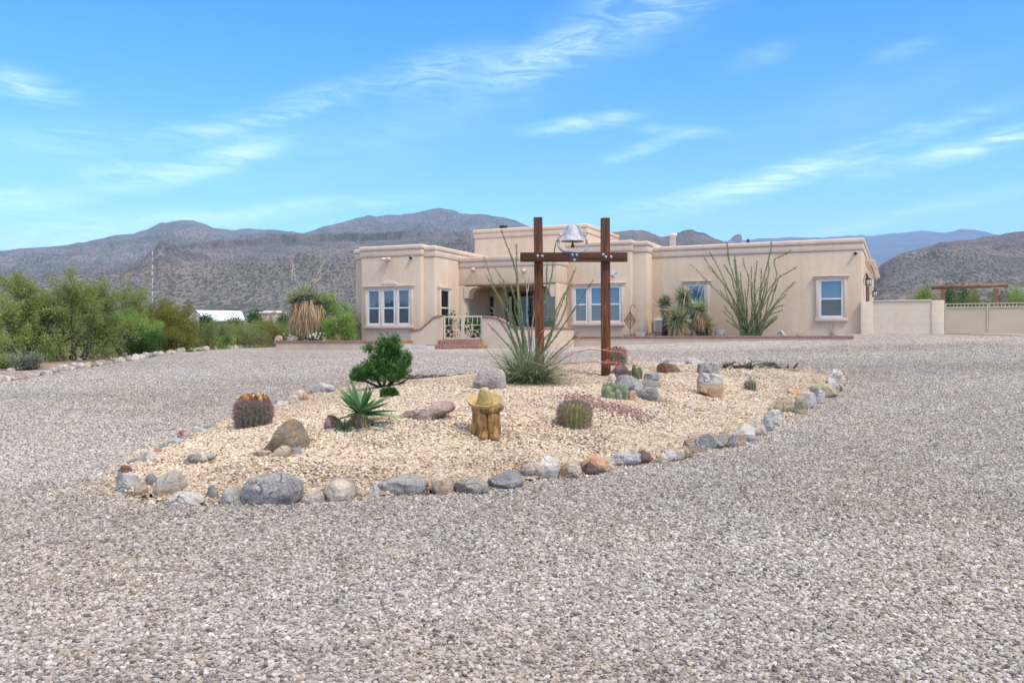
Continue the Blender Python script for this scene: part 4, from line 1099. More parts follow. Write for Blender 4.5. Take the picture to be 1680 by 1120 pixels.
def outline_mesh(box, pts, k, depth, seed, rough=0.05, sub=5, facets=5):
    """a stone whose outline follows pts (photo pixels), k metres per pixel"""
    v, f = ico(sub); v = v.copy(); r = np.random.default_rng(seed)
    P = np.array(pts,float); c = np.array([(box[0]+box[1])/2, box[2]*0.45+box[3]*0.55]); Q = (P-c)*np.array([1,-1])
    an = np.arctan2(Q[:,1],Q[:,0]); o = np.argsort(an); an = an[o]; rd = np.hypot(Q[:,0],Q[:,1])[o]
    th = np.linspace(-math.pi, math.pi, 361)
    nn_ = len(an); A = np.concatenate([an-2*math.pi, an, an+2*math.pi]); Rd = np.concatenate([rd,rd,rd]); X, Yv = Rd*np.cos(A), Rd*np.sin(A)
    Rt = np.zeros(361)
    for i,t_ in enumerate(th):
        j = np.searchsorted(A, t_)-1; x0,y0,x1,y1 = X[j],Yv[j],X[j+1],Yv[j+1]; ux,uy = math.cos(t_),math.sin(t_)
        den = ux*(y1-y0)-uy*(x1-x0); Rt[i] = (x0*(y1-y0)-y0*(x1-x0))/den if abs(den) > 1e-9 else math.hypot(x0,y0)
    Rt = np.convolve(np.concatenate([Rt[-7:-1],Rt,Rt[1:7]]), np.ones(13)/13, 'valid') if False else Rt
    for q_ in range(facets):
        n = r.normal(size=3); n[1] = -abs(n[1])*1.3; n /= np.linalg.norm(n); lim = r.uniform(0.50,0.82); dd = v@n
        v = v-np.outer(np.where(dd > lim,(dd-lim)*0.85,0), n)
    rho = np.hypot(v[:,0],v[:,2])**0.8; t_ = np.arctan2(v[:,2],v[:,0]); R_ = np.interp(t_, th, Rt)*k
    nz = 1+rough*1.2*fbm(v*1.6+seed*1.3,seed,4)+rough*0.5*fbm(v*5+seed,seed+4,4,True)
    W = np.stack([rho*R_*np.cos(t_)*nz, np.sign(v[:,1])*np.abs(v[:,1])**0.8*depth/2*nz, rho*R_*np.sin(t_)*nz],1)
    me = np_mesh('rock', W, f, True); me.set_sharp_from_angle(angle=R(30)); return me, c
def shaped(pts, mat, label, name='boulder', group=None, seed=1, depth=0.4, rough=0.05, facets=5, grow_=1.0):
    xs = [p[0] for p in pts]; ys = [p[1] for p in pts]; box = (min(xs),max(xs),min(ys),max(ys))
    x,y,z = at((box[0]+box[1])/2, box[3]-1); yy = y+depth*0.42; k = yy/F*grow_
    lower = [(a,b) if b < box[3]-4 else (a,b+10) for a,b in pts]         # the stone goes on below the gravel
    me, c = outline_mesh(box, lower, k, depth, seed, rough, 5, facets)
    o = link(name, me, mat, None, ((c[0]-CX)*yy/F, yy, CAMZ+(CY-c[1])*yy/F))
    tag(o, label, 'rock', group); return o
def rock(box, mat, label, name='rock', cat='rock', group=None, seed=None, facets=7, rough=0.10, depth=0.8, sub=4, tilt=0.0, yaw=None, bury=0.18, hs=1.08):
    """box: photo pixels (x0,x1,y0,y1) of the stone"""
    x0,x1,y0,y1 = box
    x,y,z = at((x0+x1)/2, y1)
    w = (x1-x0)*y/F; d = w*depth
    drop = (CAMZ-z)/y
    h = max(0.35*w, (y1-y0)*y/F - 0.45*d*drop)*hs
    H = h*(1+bury)
    seed = seed if seed is not None else rnd.randrange(10000)
    me = rock_mesh(w, d, H, seed, facets, rough, sub)
    yy = y+d*0.42; xx = x*(yy/y)
    o = link(name, me, mat, None, (xx, yy, gz(xx,yy)+H/2-h*bury), (0, R(tilt), R(yaw if yaw is not None else rnd.uniform(-8,8))))
    tag(o, label, cat, group); return o

GY = rock_mat((0.215,0.195,0.165),(0.375,0.345,0.295))
DGY = rock_mat((0.195,0.178,0.153),(0.39,0.36,0.315),None,0.75)
SLATE = rock_mat((0.16,0.150,0.135),(0.30,0.282,0.255))
SLATEO = rock_mat((0.235,0.218,0.19),(0.38,0.355,0.31),(0.38,0.22,0.12))
CREAM = rock_mat((0.46,0.365,0.26),(0.60,0.50,0.375),(0.30,0.25,0.20))
WHITE = rock_mat((0.45,0.40,0.325),(0.64,0.575,0.475),(0.29,0.26,0.225))
WGREY = rock_mat((0.37,0.345,0.295),(0.53,0.495,0.43),(0.27,0.25,0.22))
TAN = rock_mat((0.40,0.29,0.19),(0.55,0.43,0.30),(0.30,0.21,0.14))
TANO = rock_mat((0.34,0.29,0.22),(0.46,0.39,0.30),(0.40,0.23,0.13),0.25,-0.03)
OLIVE = rock_mat((0.23,0.20,0.155),(0.34,0.30,0.23))
OLTAN = rock_mat((0.36,0.29,0.17),(0.50,0.41,0.26),(0.26,0.21,0.13))
GGREEN = rock_mat((0.25,0.25,0.215),(0.38,0.37,0.32))
PINK = rock_mat((0.34,0.24,0.185),(0.50,0.385,0.31),(0.24,0.15,0.115))
RED = rock_mat((0.24,0.10,0.065),(0.38,0.19,0.13),(0.45,0.36,0.30))
ORANGE = rock_mat((0.44,0.24,0.12),(0.60,0.38,0.22),(0.60,0.52,0.42))
BROWN = rock_mat((0.13,0.07,0.04),(0.23,0.13,0.075))
DKRED = rock_mat((0.11,0.065,0.055),(0.21,0.13,0.11))
KHAKI = rock_mat((0.22,0.17,0.105),(0.33,0.26,0.165),(0.36,0.21,0.10))
TWO = rock_mat((0.33,0.30,0.27),(0.58,0.52,0.43),(0.56,0.34,0.17),0.3,0.04)
GP = rock_mat((0.33,0.265,0.215),(0.50,0.42,0.35),(0.25,0.19,0.165))

RIM = 'rocks edging the planting bed'
rim = [
 ((508,552,629,647), WHITE, 'long bluish white rock on the bed edge behind the spiky yucca'),
 ((471,505,641,661), ORANGE, 'orange rock on the far left bed edge, behind the pale pink one'),
 ((461,492,649,666), CREAM, 'pale pinkish rock just in front of the orange edge rock'),
 ((448,475,657,668), WHITE, 'flat white rock lying left of the pale pink edge rock'),
 ((333,359,695,706), GGREEN, 'flat green-grey slab on the bed edge left of the fruiting barrel cactus'),
 ((314,344,703,714), WGREY, 'low flat pale grey slab beside the reddish edge stone'),
 ((291,317,707,725), RED, 'reddish brown stone on the left bed edge'),
 ((273,301,719,732), WGREY, 'light grey stone in front of the reddish edge stone'),
 ((254,282,727,739), GGREEN, 'greenish flat stone on the left bed edge above a small rusty one'),
 ((251,268,736,747), RED, 'small rusty stone squeezed between the greenish and the white edge stones'),
 ((229,256,740,759), WHITE, 'rounded white stone on the left bed edge'),
 ((209,237,751,765), OLIVE, 'dark olive stone beside the rounded white edge stone'),
 ((216,242,757,770), CREAM, 'light cream stone inside the dark olive edge stone'),
 ((195,218,764,781), BROWN, 'dark brown stone at the left tip of the bed'),
 ((190,209,775,793), OLIVE, 'olive brown stone at the very left tip of the bed'),
 ((191,230,778,806), WGREY, 'tilted pale grey rock at the left corner of the bed'),
 ((217,235,789,802), SLATE, 'small blue stone behind the brown corner rock'),
 ((219,244,791,815), TAN, 'brown blocky rock at the front left corner of the bed'),
 ((238,259,778,802), SLATE, 'upright blue-grey stone left of the big tan boulder'),
 ((244,304,772,820), TANO, 'big rounded tan boulder with orange base at the front left corner'),
 ((274,338,806,837), WHITE, 'smooth whitish grey rock in front of the big tan boulder'),
 ((336,361,798,824), GY, 'small grey stone between the whitish rock and the green-grey one'),
 ((354,401,797,834), GGREEN, 'green-grey angular rock left of the huge dark boulder'),
 ((398,497,776,834), DGY, 'huge rounded dark grey boulder, the largest on the front edge'),
 ((496,535,801,828), CREAM, 'small cream wedge stone right of the huge dark boulder'),
 ((520,586,783,826), CREAM, 'rounded cream-white boulder on the front edge'),
 ((587,607,806,824), TAN, 'small tan stone between the cream boulder and the slate-blue one'),
 ((606,624,795,817), WGREY, 'thin upright grey stone leaning on the slate-blue boulder'),
 ((618,706,779,817), SLATEO, 'long slate-blue boulder with an orange patch on the front edge'),
 ((708,746,784,812), TAN, 'pale tan rock between the slate-blue and the olive grey boulders'),
 ((744,804,784,813), OLIVE, 'smooth olive-grey oval boulder on the front edge'),
 ((800,860,774,803), SLATE, 'dark blue slate rock right of the olive-grey oval boulder'),
 ((843,902,755,791), CREAM, 'large pitted cream rock right of the dark slate rock'),
 ((876,918,751,786), WHITE, 'whitish rock behind the large pitted cream rock'),
 ((913,956,758,785), TAN, 'smooth beige oval rock on the front edge'),
 ((948,1001,747,775), ORANGE, 'tan and rust flat rock right of the beige oval rock'),
 ((956,982,759,778), DKRED, 'small brown rock in front of the tan and rust flat rock'),
 ((999,1052,742,764), WGREY, 'long greenish white rock on the front edge'),
 ((1037,1070,739,760), DKRED, 'dark maroon rock at the end of the long greenish white rock'),
 ((1076,1095,746,759), CREAM, 'small pale pinkish stone after the gap in the edge'),
 ((1086,1113,738,756), WHITE, 'pale white-grey rock right of the small pinkish stone'),
 ((1105,1125,738,755), CREAM, 'cream rock between the white-grey rock and the tan one'),
 ((1111,1136,732,752), TAN, 'tan rock left of the two-tone brown and grey rock'),
 ((1121,1160,720,744), SLATEO, 'rounded two-tone brown and grey rock on the right front edge'),
 ((1147,1187,713,737), GY, 'speckled grey rounded rock on the right front edge'),
 ((1171,1199,711,734), OLIVE, 'tan-grey wedge rock beside the speckled grey rock'),
 ((1194,1211,713,735), GY, 'narrow blue-grey rock on the right front edge'),
 ((1206,1223,713,732), TAN, 'narrow tan rock below the large white rock'),
 ((1204,1242,697,724), WHITE, 'large white jagged rock on the right edge'),
 ((1223,1258,686,715), CREAM, 'tan-grey split rock above the large white jagged rock'),
 ((1246,1269,685,708), GGREEN, 'grey-green rock behind the tan-grey split rock'),
 ((1250,1291,673,697), WHITE, 'knobbly white rock with grey patch on the right edge'),
 ((1259,1309,653,680), OLTAN, 'long olive-tan rock on the right edge'),
 ((1295,1325,653,680), OLTAN, 'rounded olive-tan rock at the end of the long one'),
 ((1313,1341,645,671), WHITE, 'white-grey lumpy rock after the olive-tan pair'),
 ((1334,1354,641,663), WGREY, 'small grey-white crumbled rock on the right edge'),
 ((1328,1372,631,654), OLTAN, 'tan slanting rock near the right tip of the bed'),
 ((1354,1376,622,647), WHITE, 'tall white rock near the right tip of the bed'),
 ((1370,1382,632,643), DKRED, 'tiny reddish stone outside the tall white rock'),
 ((1357,1386,612,630), WHITE, 'bluish white rock at the right tip of the bed'),
 ((1362,1384,606,617), WHITE, 'small white stone at the back of the right tip'),
 ((1338,1360,606,616), CREAM, 'small cream stone on the back edge near the right tip'),
 ((1212,1236,591,607), CREAM, 'cream rock on the back edge beside the driftwood'),
 ((1175,1202,593,607), OLTAN, 'yellowish flat rock on the back edge left of the driftwood'),
 ((1124,1157,588,600), WHITE, 'smooth white rock lying on the back edge'),
 ((1082,1099,588,597), WHITE, 'small white rock behind the rusty brown block'),
 ((1310,1330,601,611), TAN, 'small tan stone on the back edge right of the dead stalks'),
]
SHAPES = {
 'huge rounded dark grey boulder, the largest on the front edge': ([(399,806),(402,792),(414,782),(432,777),(455,776),(476,779),(490,787),(496,800),(495,818),(488,827),(465,831),(430,833),(408,830),(400,820)],0.42,0.05,2),
 'big rounded tan boulder with orange base at the front left corner': ([(245,812),(247,798),(255,784),(268,775),(284,772),(297,780),(303,795),(299,806),(286,813),(276,819),(252,819)],0.34,0.06,3),
 'rounded cream-white boulder on the front edge': ([(520,802),(528,790),(545,784),(565,784),(580,793),(585,806),(583,820),(570,824),(545,825),(530,819)],0.34,0.05,2),
 'long slate-blue boulder with an orange patch on the front edge': ([(619,800),(621,792),(640,786),(665,780),(690,781),(703,790),(705,804),(700,812),(670,815),(640,815),(626,811)],0.34,0.05,5),
 'smooth whitish grey rock in front of the big tan boulder': ([(276,826),(280,814),(292,806),(312,807),(330,812),(337,822),(334,831),(310,834),(285,835),(276,833)],0.24,0.06,3),
 'green-grey angular rock left of the huge dark boulder': ([(355,826),(364,808),(378,798),(392,802),(400,814),(398,826),(380,832),(362,831)],0.25,0.06,5),
 'smooth olive-grey oval boulder on the front edge': ([(745,798),(749,788),(770,784),(790,785),(801,794),(802,804),(790,811),(755,812),(746,808)],0.28,0.04,2),
 'large pitted cream rock right of the dark slate rock': ([(844,766),(850,756),(866,754),(880,758),(896,757),(901,768),(896,780),(886,789),(872,784),(850,774)],0.3,0.09,5),
}
for i,(bx,m_,lb) in enumerate(rim):
    w_ = bx[1]-bx[0]
    if lb in SHAPES:
        shaped(SHAPES[lb][0], m_, lb, 'rock', RIM, 500+i, SHAPES[lb][1], SHAPES[lb][2], SHAPES[lb][3]); continue
    rock(bx, m_, lb, 'rock', 'rock', RIM, seed=100+i, facets=rnd.choice((6,8,9,11)), rough=rnd.uniform(0.06,0.13), sub=4 if w_ > 40 else 3)

INB = 'boulders inside the planting bed'
shaped([(414,752),(426,738),(434,727),(449,709),(462,698),(477,692),(487,697),(500,712),(505,724),(503,745),(495,750),(465,752),(436,750)], KHAKI, 'big khaki wedge boulder standing on the tan gravel', 'boulder', INB, 303, 0.40, 0.02, 9, 1.17)
rock((416,448,737,753), TAN, 'small tan stone at the left foot of the khaki wedge boulder', 'rock', 'rock', None, 302, 5, 0.06)
rock((447,480,734,755), TAN, 'brown rounded stone in front of the khaki wedge boulder', 'rock', 'rock', None, 303, 5, 0.05)
rock((477,497,735,751), GY, 'small blue-grey stone at the right foot of the khaki wedge boulder', 'rock', 'rock', None, 304, 4, 0.05)
shaped([(528,708),(534,690),(540,680),(550,683),(560,693),(563,708),(545,709)], RED, 'red-brown wedge rock beside the spiky yucca', 'rock', INB, 305, 0.2, 0.05, 5)
shaped([(653,690),(656,681),(668,674),(690,671),(705,667),(712,660),(732,655),(747,660),(751,669),(742,676),(722,684),(705,692),(680,697),(660,697)], PINK, 'long low pinkish boulder left of the sombrero statue', 'boulder', INB, 306, 0.40, 0.09, 5)
rock((775,831,606,642), GP, 'grey-pink rounded boulder behind the sombrero statue', 'boulder', 'rock', INB, 307, 6, 0.08, 0.8, 5)
shaped([(1145,640),(1144,622),(1149,610),(1160,613),(1172,612),(1182,618),(1187,630),(1189,645),(1188,655),(1168,657),(1151,651)], TWO, 'tall two-tone boulder, grey above and orange below', 'boulder', INB, 308, 0.42, 0.06, 6)
rock((1143,1180,597,616), DGY, 'dark grey boulder behind the tall two-tone boulder', 'boulder', 'rock', INB, 309, 5, 0.08, 0.8, 4)
rock((1078,1116,596,615), BROWN, 'rusty brown block of rock right of the timber posts', 'boulder', 'rock', INB, 310, 9, 0.05, 0.6, 4)
CL = 'rocks clustered around the cactus below the right post'
rock((1000,1031,600,627), DKRED, 'pinkish red pointed rock at the foot of the right post', 'rock', 'rock', CL, 311, 8, 0.09, 0.7, 4)
rock((997,1012,614,629), CREAM, 'small pinkish white rock touching the right post', 'rock', 'rock', CL, 312, 5)
rock((1006,1056,618,645), DGY, 'big blue-grey rounded rock above the green column cactus', 'rock', 'rock', CL, 313, 5, 0.08, 0.8, 5)
rock((1056,1082,613,628), GGREEN, 'grey rounded rock at the back right of the cactus cluster', 'rock', 'rock', CL, 314, 5)
rock((1046,1086,626,640), OLIVE, 'flat grey slab lying across the cactus rock cluster', 'rock', 'rock', CL, 315, 7, 0.05)
rock((1034,1060,636,655), GY, 'grey oval rock behind the orange cluster rock', 'rock', 'rock', CL, 316, 4, 0.05)
rock((1051,1083,637,662), GY, 'slanting grey-white rock on the right of the cactus cluster', 'rock', 'rock', CL, 317, 8, 0.06)
rock((1069,1091,649,664), CREAM, 'cream-edged rock at the right end of the cactus cluster', 'rock', 'rock', CL, 318, 6)
rock((1030,1045,642,661), ORANGE, 'small orange rock standing beside the green column cactus', 'rock', 'rock', CL, 319, 4, 0.04)
rock((1291,1312,638,649), ORANGE, 'low orange rock in the bed near the right rim', 'rock', 'rock', None, 320, 5)

# pale stones along the left side of the drive
PALE = [rock_mat((0.42,0.35,0.265),(0.58,0.50,0.39),None), rock_mat((0.34,0.26,0.19),(0.48,0.39,0.29),None), WHITE]
edge_n = 58
arc = np.concatenate([[0], np.cumsum(np.hypot(*np.diff(EDGE,axis=0).T))])
s = 0.0; i = 0
while s < arc[-1]:
    wd = rnd.uniform(0.15,0.34)
    x = float(np.interp(s, arc, EDGE[:,0])); y = float(np.interp(s, arc, EDGE[:,1]))
    h = wd*rnd.uniform(0.36,0.55)
    me = rock_mesh(wd, wd*rnd.uniform(0.6,0.9), h*1.3, 700+i, 6, 0.10, 3)
    o = link('edging_stone', me, PALE[i%3], None, (x-rnd.uniform(0.0,0.18), y+rnd.uniform(-0.05,0.1), gz(x,y)+h*0.30), (0,0,rnd.uniform(0,6.3)))
    tag(o, 'pale stone in the row edging the drive below the green bushes', 'stone', 'pale edging stones along the left side of the drive')
    s += wd*rnd.uniform(0.85,1.15); i += 1
for k in range(26):
    x,y,z = at(rnd.uniform(10,260), 0) if False else (0,0,0)
    t_ = rnd.uniform(0, arc[-1]*0.6); x = float(np.interp(t_, arc, EDGE[:,0]))-rnd.uniform(0.5,1.6); y = float(np.interp(t_, arc, EDGE[:,1]))+rnd.uniform(-0.1,0.6)
    wd = rnd.uniform(0.12,0.28)
    me = rock_mesh(wd, wd*0.8, wd*0.6, 900+k, 6, 0.1, 3)
    o = link('loose_stone', me, PALE[k%3], None, (x,y,gz(x,y)+wd*0.15), (0,0,rnd.uniform(0,6)))
    tag(o, 'small loose stone on the bare soil under the mesquite bushes', 'stone', 'loose stones under the mesquites')

# small rocks on the planter soil
def prock(px, py, v, w, mat, label, seed, h=None):
    zs_ = ZQ if v < -4 else ZR
    h = h or w*0.6
    me = rock_mesh(w, w*0.7, h*1.3, seed, 7, 0.1, 3)
    tag(link('rock', me, mat, None, hw(hu(px,v), v, zs_+h*0.45), (0,0,rnd.uniform(0,6))), label, 'rock')
prock(560,555,-4.2,0.8,ORANGE,'rusty rock on the left planter soil right of the green bush',401,0.45)
prock(457,556,-5.1,0.38,CREAM,'pale rock sitting on the left corner of the planter',402,0.3)
prock(480,556,-5.1,0.45,GP,'grey rock at the foot of the shaggy yucca',403,0.3)
prock(533,555,-4.9,0.5,TAN,'tan rock in the left planter below the green bush',404,0.28)
prock(1068,548,-1.7,0.55,DKRED,'dark flat rock in the planter near the bay corner',405,0.2)
prock(1050,548,-1.8,0.42,OLIVE,'low olive rock in the planter below the diamond ornament',406,0.22)
prock(1182,545,-1.3,0.55,DGY,'dark leaning rock between the yuccas and the tall ocotillo',407,0.32)
prock(1283,546,-1.2,0.32,WHITE,'pale rock in the planter right of the tall ocotillo',408,0.25)
prock(1309,547,-1.2,0.2,OLIVE,'small dark rock in the planter under the right wall',409,0.16)
prock(1322,547,-1.2,0.35,OLTAN,'low tan rock in the planter left of the bare shrub',410,0.15)

# ------------------------------------------------------------------ timber frame and bell
lx, ly_, lz = at(886, 603); rx, ry, rz_ = at(994, 619)
ly_ = ry+0.05; lx = (886-CX)/F*ly_; lz = gz(lx, ly_)
tf = empty('timber_gateway', (rx, ry, rz_), 0, label='dark stained timber frame of two posts and a bolted crossbeam', cat='gateway')
def pz(py, Y): return CAMZ+(CY-py)/F*Y
hw_ = 0.5*14.4/F*ry
m = MB(); m.box(-hw_,hw_,-hw_,hw_,-0.3,pz(358,ry)-rz_); m.build('post', M['timber_v'], tf, bevel=0.008).rotation_euler = (0, R(-0.25), 0)
m = MB(); m.box(-hw_,hw_,-hw_,hw_,-0.3,pz(357,ly_)-lz)
o = m.build('post', M['timber_v'], tf, (lx-rx, ly_-ry, lz-rz_), bevel=0.008); o.rotation_euler = (0, R(-0.75), 0)
Yb = ry-hw_-0.055
bx0_, bx1_ = (853.5-CX)/F*Yb-rx, (1029-CX)/F*Yb-rx
zb0, zb1 = pz(429.5,Yb)-rz_, pz(414.5,Yb)-rz_
m = MB(); m.box(bx0_,bx1_,-hw_-0.105,-hw_-0.004,zb0,zb1)
bo = m.build('crossbeam', M['timber_h'], tf, bevel=0.008)
bolt = mottled('bolt_steel',(0.40,0.40,0.41),(0.6,0.6,0.6),20,0.35,0.1,metal=0.7)
for px,py in ((882,420.5),(889.5,420.5),(938.5,418.5),(945.5,418.8),(942,427),(989,418.2),(993.5,422),(1002,421.8)):
    m = MB(); m.lathe([(0.026,0),(0.026,0.006),(0.016,0.007),(0.016,0.020)], n=10)
    m.build('bolt', bolt, bo, ((px-CX)/F*Yb-rx, -hw_-0.106, pz(py,Yb)-rz_), (R(90),0,0))
m = MB(); m.box((933-CX)/F*Yb-rx, (950-CX)/F*Yb-rx, -hw_-0.112, -hw_-0.1052, zb0+0.004, zb1-0.004); m.build('plate', M['dark_metal'], bo)
# bell
Ybell = ry-hw_-0.05
bxc = (939.5-CX)/F*Ybell; bz0 = pz(414.5,Ybell)
k = Ybell/F
bell = empty('bell', (bxc, Ybell, bz0), 0, label='white painted cast bell in an iron cradle on top of the crossbeam', cat='bell')
def bp(py): return pz(py,Ybell)-bz0
prof = [(19.3,396.5),(19.0,395.5),(17.2,393.0),(14.6,390),(12.2,386),(10.8,381.5),(9.9,377),(9.0,373.5),(7.2,371),(4.0,369.6),(0.5,369.2)]
inn = [(0.5,370.6),(4,371),(7,373),(8.3,376),(9.3,381.5),(10.8,387),(13.2,391),(16.2,394.2),(18.4,396.3)]
m = MB(); m.lathe([(r*k, bp(z)) for r,z in inn]+[(r*k, bp(z)) for r,z in prof], n=40); 
m.build('bell_body', M['white_paint'], bell)
m = MB(); m.tube([(0,0,bp(372)),(0,0,bp(399))], 0.012, 8); m.lathe([(0.01,bp(398)),(0.024,bp(401)),(0.036,bp(404)),(0.030,bp(406)),(0.01,bp(406.5))], n=14); m.build('clapper', M['rust'], bell)
m = MB()
for dy in (-0.0,):
    m.ring((0,dy,bp(401)), 23.6*k, 14.5*k, 0.020, 48, 8, math.pi*0.94, math.pi*2.06)
m.tube([(-23.4*k,0,bp(398)),(-23*k,0,bp(391)),(-21*k,0,bp(388)),(-19.5*k,0,bp(386))],[0.02,0.021,0.022,0.022],8)
m.tube([(23.4*k,0,bp(398)),(22.4*k,0,bp(391)),(20.5*k,0,bp(388)),(19*k,0,bp(386))],[0.02,0.021,0.022,0.022],8)
m.box(-0.10,0.10,-0.045,0.045,0.0,0.022)
m.build('cradle', M['white_paint'], bell)
m = MB(); pts = [(-20.5*k,0,bp(385.6)),(-15*k,0,bp(385)),(-13.4*k,0,bp(382))]
for i in range(15):
    a = math.pi*(1-i/14); pts.append((13.2*k*math.cos(a), 0, bp(378)+ (378-369)*k*math.sin(a)**0.8 if True else 0))
pts += [(13.4*k,0,bp(382)),(15*k,0,bp(385)),(20.5*k,0,bp(385.6))]
m.tube(pts, 0.017, 8); m.tube([(0,0,bp(370)),(0,0,bp(364.8))], 0.008, 6); m.tube([(-22*k,0,bp(385.6)),(-18*k,0,bp(385.6))],0.03,8); m.tube([(18*k,0,bp(385.6)),(22.5*k,0,bp(385.6))],0.03,8)
m.build('yoke', M['white_paint'], bell)
m = MB(); m.tube([(22*k,0,bp(388)),(22.5*k,0,bp(383.5)),(19.5*k,0,bp(383.2))],0.010,6); m.tube([(22.5*k,0,bp(383.5)),(24*k,0,bp(383.0))],0.014,6)
m.tube([(-24*k,0.02,bp(393)),(-27*k,0.03,bp(396)),(-28.5*k,0.03,bp(404)),(-30.5*k,0.03,bp(414))],0.008,6); m.build('pull_lever', M['dark_metal'], bell)

# ------------------------------------------------------------------ sombrero statue
sx_, sy_, sz_ = at(800, 724)
q = sy_/F
stat = empty('garden_statue', (sx_, sy_+0.10, gz(sx_, sy_+0.1)), 0, label='glazed clay statue of a crouched figure hidden under a wide sombrero', cat='statue')
t = NT('glazed_clay'); co = t.coord('Object')
n = t.noise(co, 9, 5, 0.6, 0.5); n2 = t.noise(t.coord('Object', (30,30,5)), 1.0, 4)
col = t.ramp(n, [(0.30,(0.07,0.075,0.025)),(0.42,(0.24,0.14,0.040)),(0.55,(0.40,0.22,0.065)),(0.70,(0.33,0.12,0.04))])
col = t.mix(0.75, col, t.ramp(n2, [(0.38,(0.28,0.34,0.25)),(0.58,(1.15,1.05,0.95))]), 'MULTIPLY')
M['clay'] = t.done(t.bsdf(col, 0.5, t.bump(n2, 0.9, 0.015), 0.4))
t = NT('glazed_clay_hat'); co = t.coord('Object'); n = t.noise(co, 7, 5, 0.6, 0.5)
col = t.ramp(n, [(0.34,(0.28,0.20,0.06)),(0.52,(0.47,0.34,0.12)),(0.68,(0.46,0.25,0.085))])
M['clay_hat'] = t.done(t.bsdf(col, 0.5, t.bump(t.noise(co,40,3), 0.3, 0.006), 0.4))
def spx(px): return (px-800)*q
def spz(py): return (725-py)*q
# body: one continuous skin from seat to folded arms
def skin_body(name, chains, mat, parent, sub=2, disp=None):
    """chains: list of lists of (x,y,z,r); each grown as one smooth limb"""
    m = MB()
    for ch in chains:
        pts = [Vector(c[:3]) for c in ch]; rr_ = [c[3] for c in ch]
        P, Rr = [], []
        for i in range(len(pts)-1):
            p0 = pts[max(i-1,0)]; p1 = pts[i]; p2 = pts[i+1]; p3 = pts[min(i+2,len(pts)-1)]
            for s in range(5):
                tt = s/5
                P.append(0.5*((2*p1)+(p2-p0)*tt+(2*p0-5*p1+4*p2-p3)*tt*tt+(3*p1-p0-3*p2+p3)*tt**3)); Rr.append(rr_[i]*(1-tt)+rr_[i+1]*tt)
        P.append(pts[-1]); Rr.append(rr_[-1])
        m.tube(P, Rr, 20)
    return m.build(name, mat, parent)
hatz = spz(668)          # brim height
# torso and back: blocky lathe, slightly squashed
m = MB(); m.lathe([(0.150,-0.02),(0.158,0.06),(0.155,0.16),(0.150,0.26),(0.145,spz(683)),(0.12,spz(672)),(0.09,spz(667))], (-0.015,0.14,0), 28, squash=0.85)
m.build('body', M['clay'], stat)
# poncho flap with fringe at the viewer's left
fl_ = [(-0.135,0.05,spz(681),0.040),(-0.130,0.02,spz(695),0.048),(-0.135,0.01,spz(706),0.055),(-0.145,0.01,spz(717),0.050)]
skin_body('poncho', [fl_, [(-0.10,0.06,spz(690),0.05),(-0.105,0.05,spz(717),0.045)]], M['clay'], stat)
# folded arms across the knees
skin_body('arms', [[(-0.145,0.08,spz(674),0.040),(-0.125,-0.02,spz(675),0.055),(-0.06,-0.07,spz(676.5),0.054),(0.04,-0.075,spz(677),0.046)],
                   [(0.135,0.07,spz(672.5),0.038),(0.118,-0.03,spz(673),0.053),(0.06,-0.085,spz(675.5),0.053),(-0.02,-0.085,spz(676.5),0.045)]], M['clay'], stat)
for a,sgn in ((790.5,-1),(808.5,1)):
    x = spx(a)
    lg = [(x-0.012,0.02,spz(677),0.060),(x-0.010,-0.045,spz(682),0.074),(x-0.006,-0.055,spz(692),0.072),(x,-0.05,spz(704),0.066),(x+0.008,-0.05,spz(713),0.062),(x+0.012,-0.05,spz(716),0.066)]
    o = skin_body('leg', [lg], M['clay'], stat)
    m = MB(); m.tube([(x+0.012,-0.05,spz(713.5)),(x+0.012,-0.05,spz(712))],[0.070,0.067],20); m.tube([(x+0.012,-0.05,spz(717.2)),(x+0.012,-0.05,spz(715))],[0.072,0.070],20); m.build('cuff', M['clay'], o)
    v_, f_ = ico(3); v_ = v_*np.array([0.060,0.095,0.060]); v_[:,2] = np.maximum(v_[:,2], -0.035)
    fm = np_mesh('foot', v_, f_, True); link('foot', fm, M['clay'], o, (x+0.014,-0.105,0.030))
m = MB(); hx = spx(795)
prof = [(0.02,-0.055),(0.12,-0.055),(0.20,-0.035),(0.245,0.000),(0.262,0.035),(0.256,0.040),(0.236,0.012),(0.19,-0.012),(0.128,-0.022),(0.118,-0.008),(0.108,0.04),(0.090,0.10),(0.070,0.155),(0.056,0.172),(0.03,0.178),(0.005,0.177)]
m.lathe([(r*(30.5/F*sy_)/0.262, z*0.92) for r,z in prof], (0,0,0), 48)
m.build('sombrero', M['clay_hat'], stat, (hx, 0.03, spz(668)+0.025), (R(19), R(-2), 0))
m = MB(); v_, f_ = ico(3); fm = np_mesh('head', v_*np.array([0.10,0.10,0.09]), f_, True); link('head', fm, M['clay'], stat, (hx, 0.04, spz(670)))
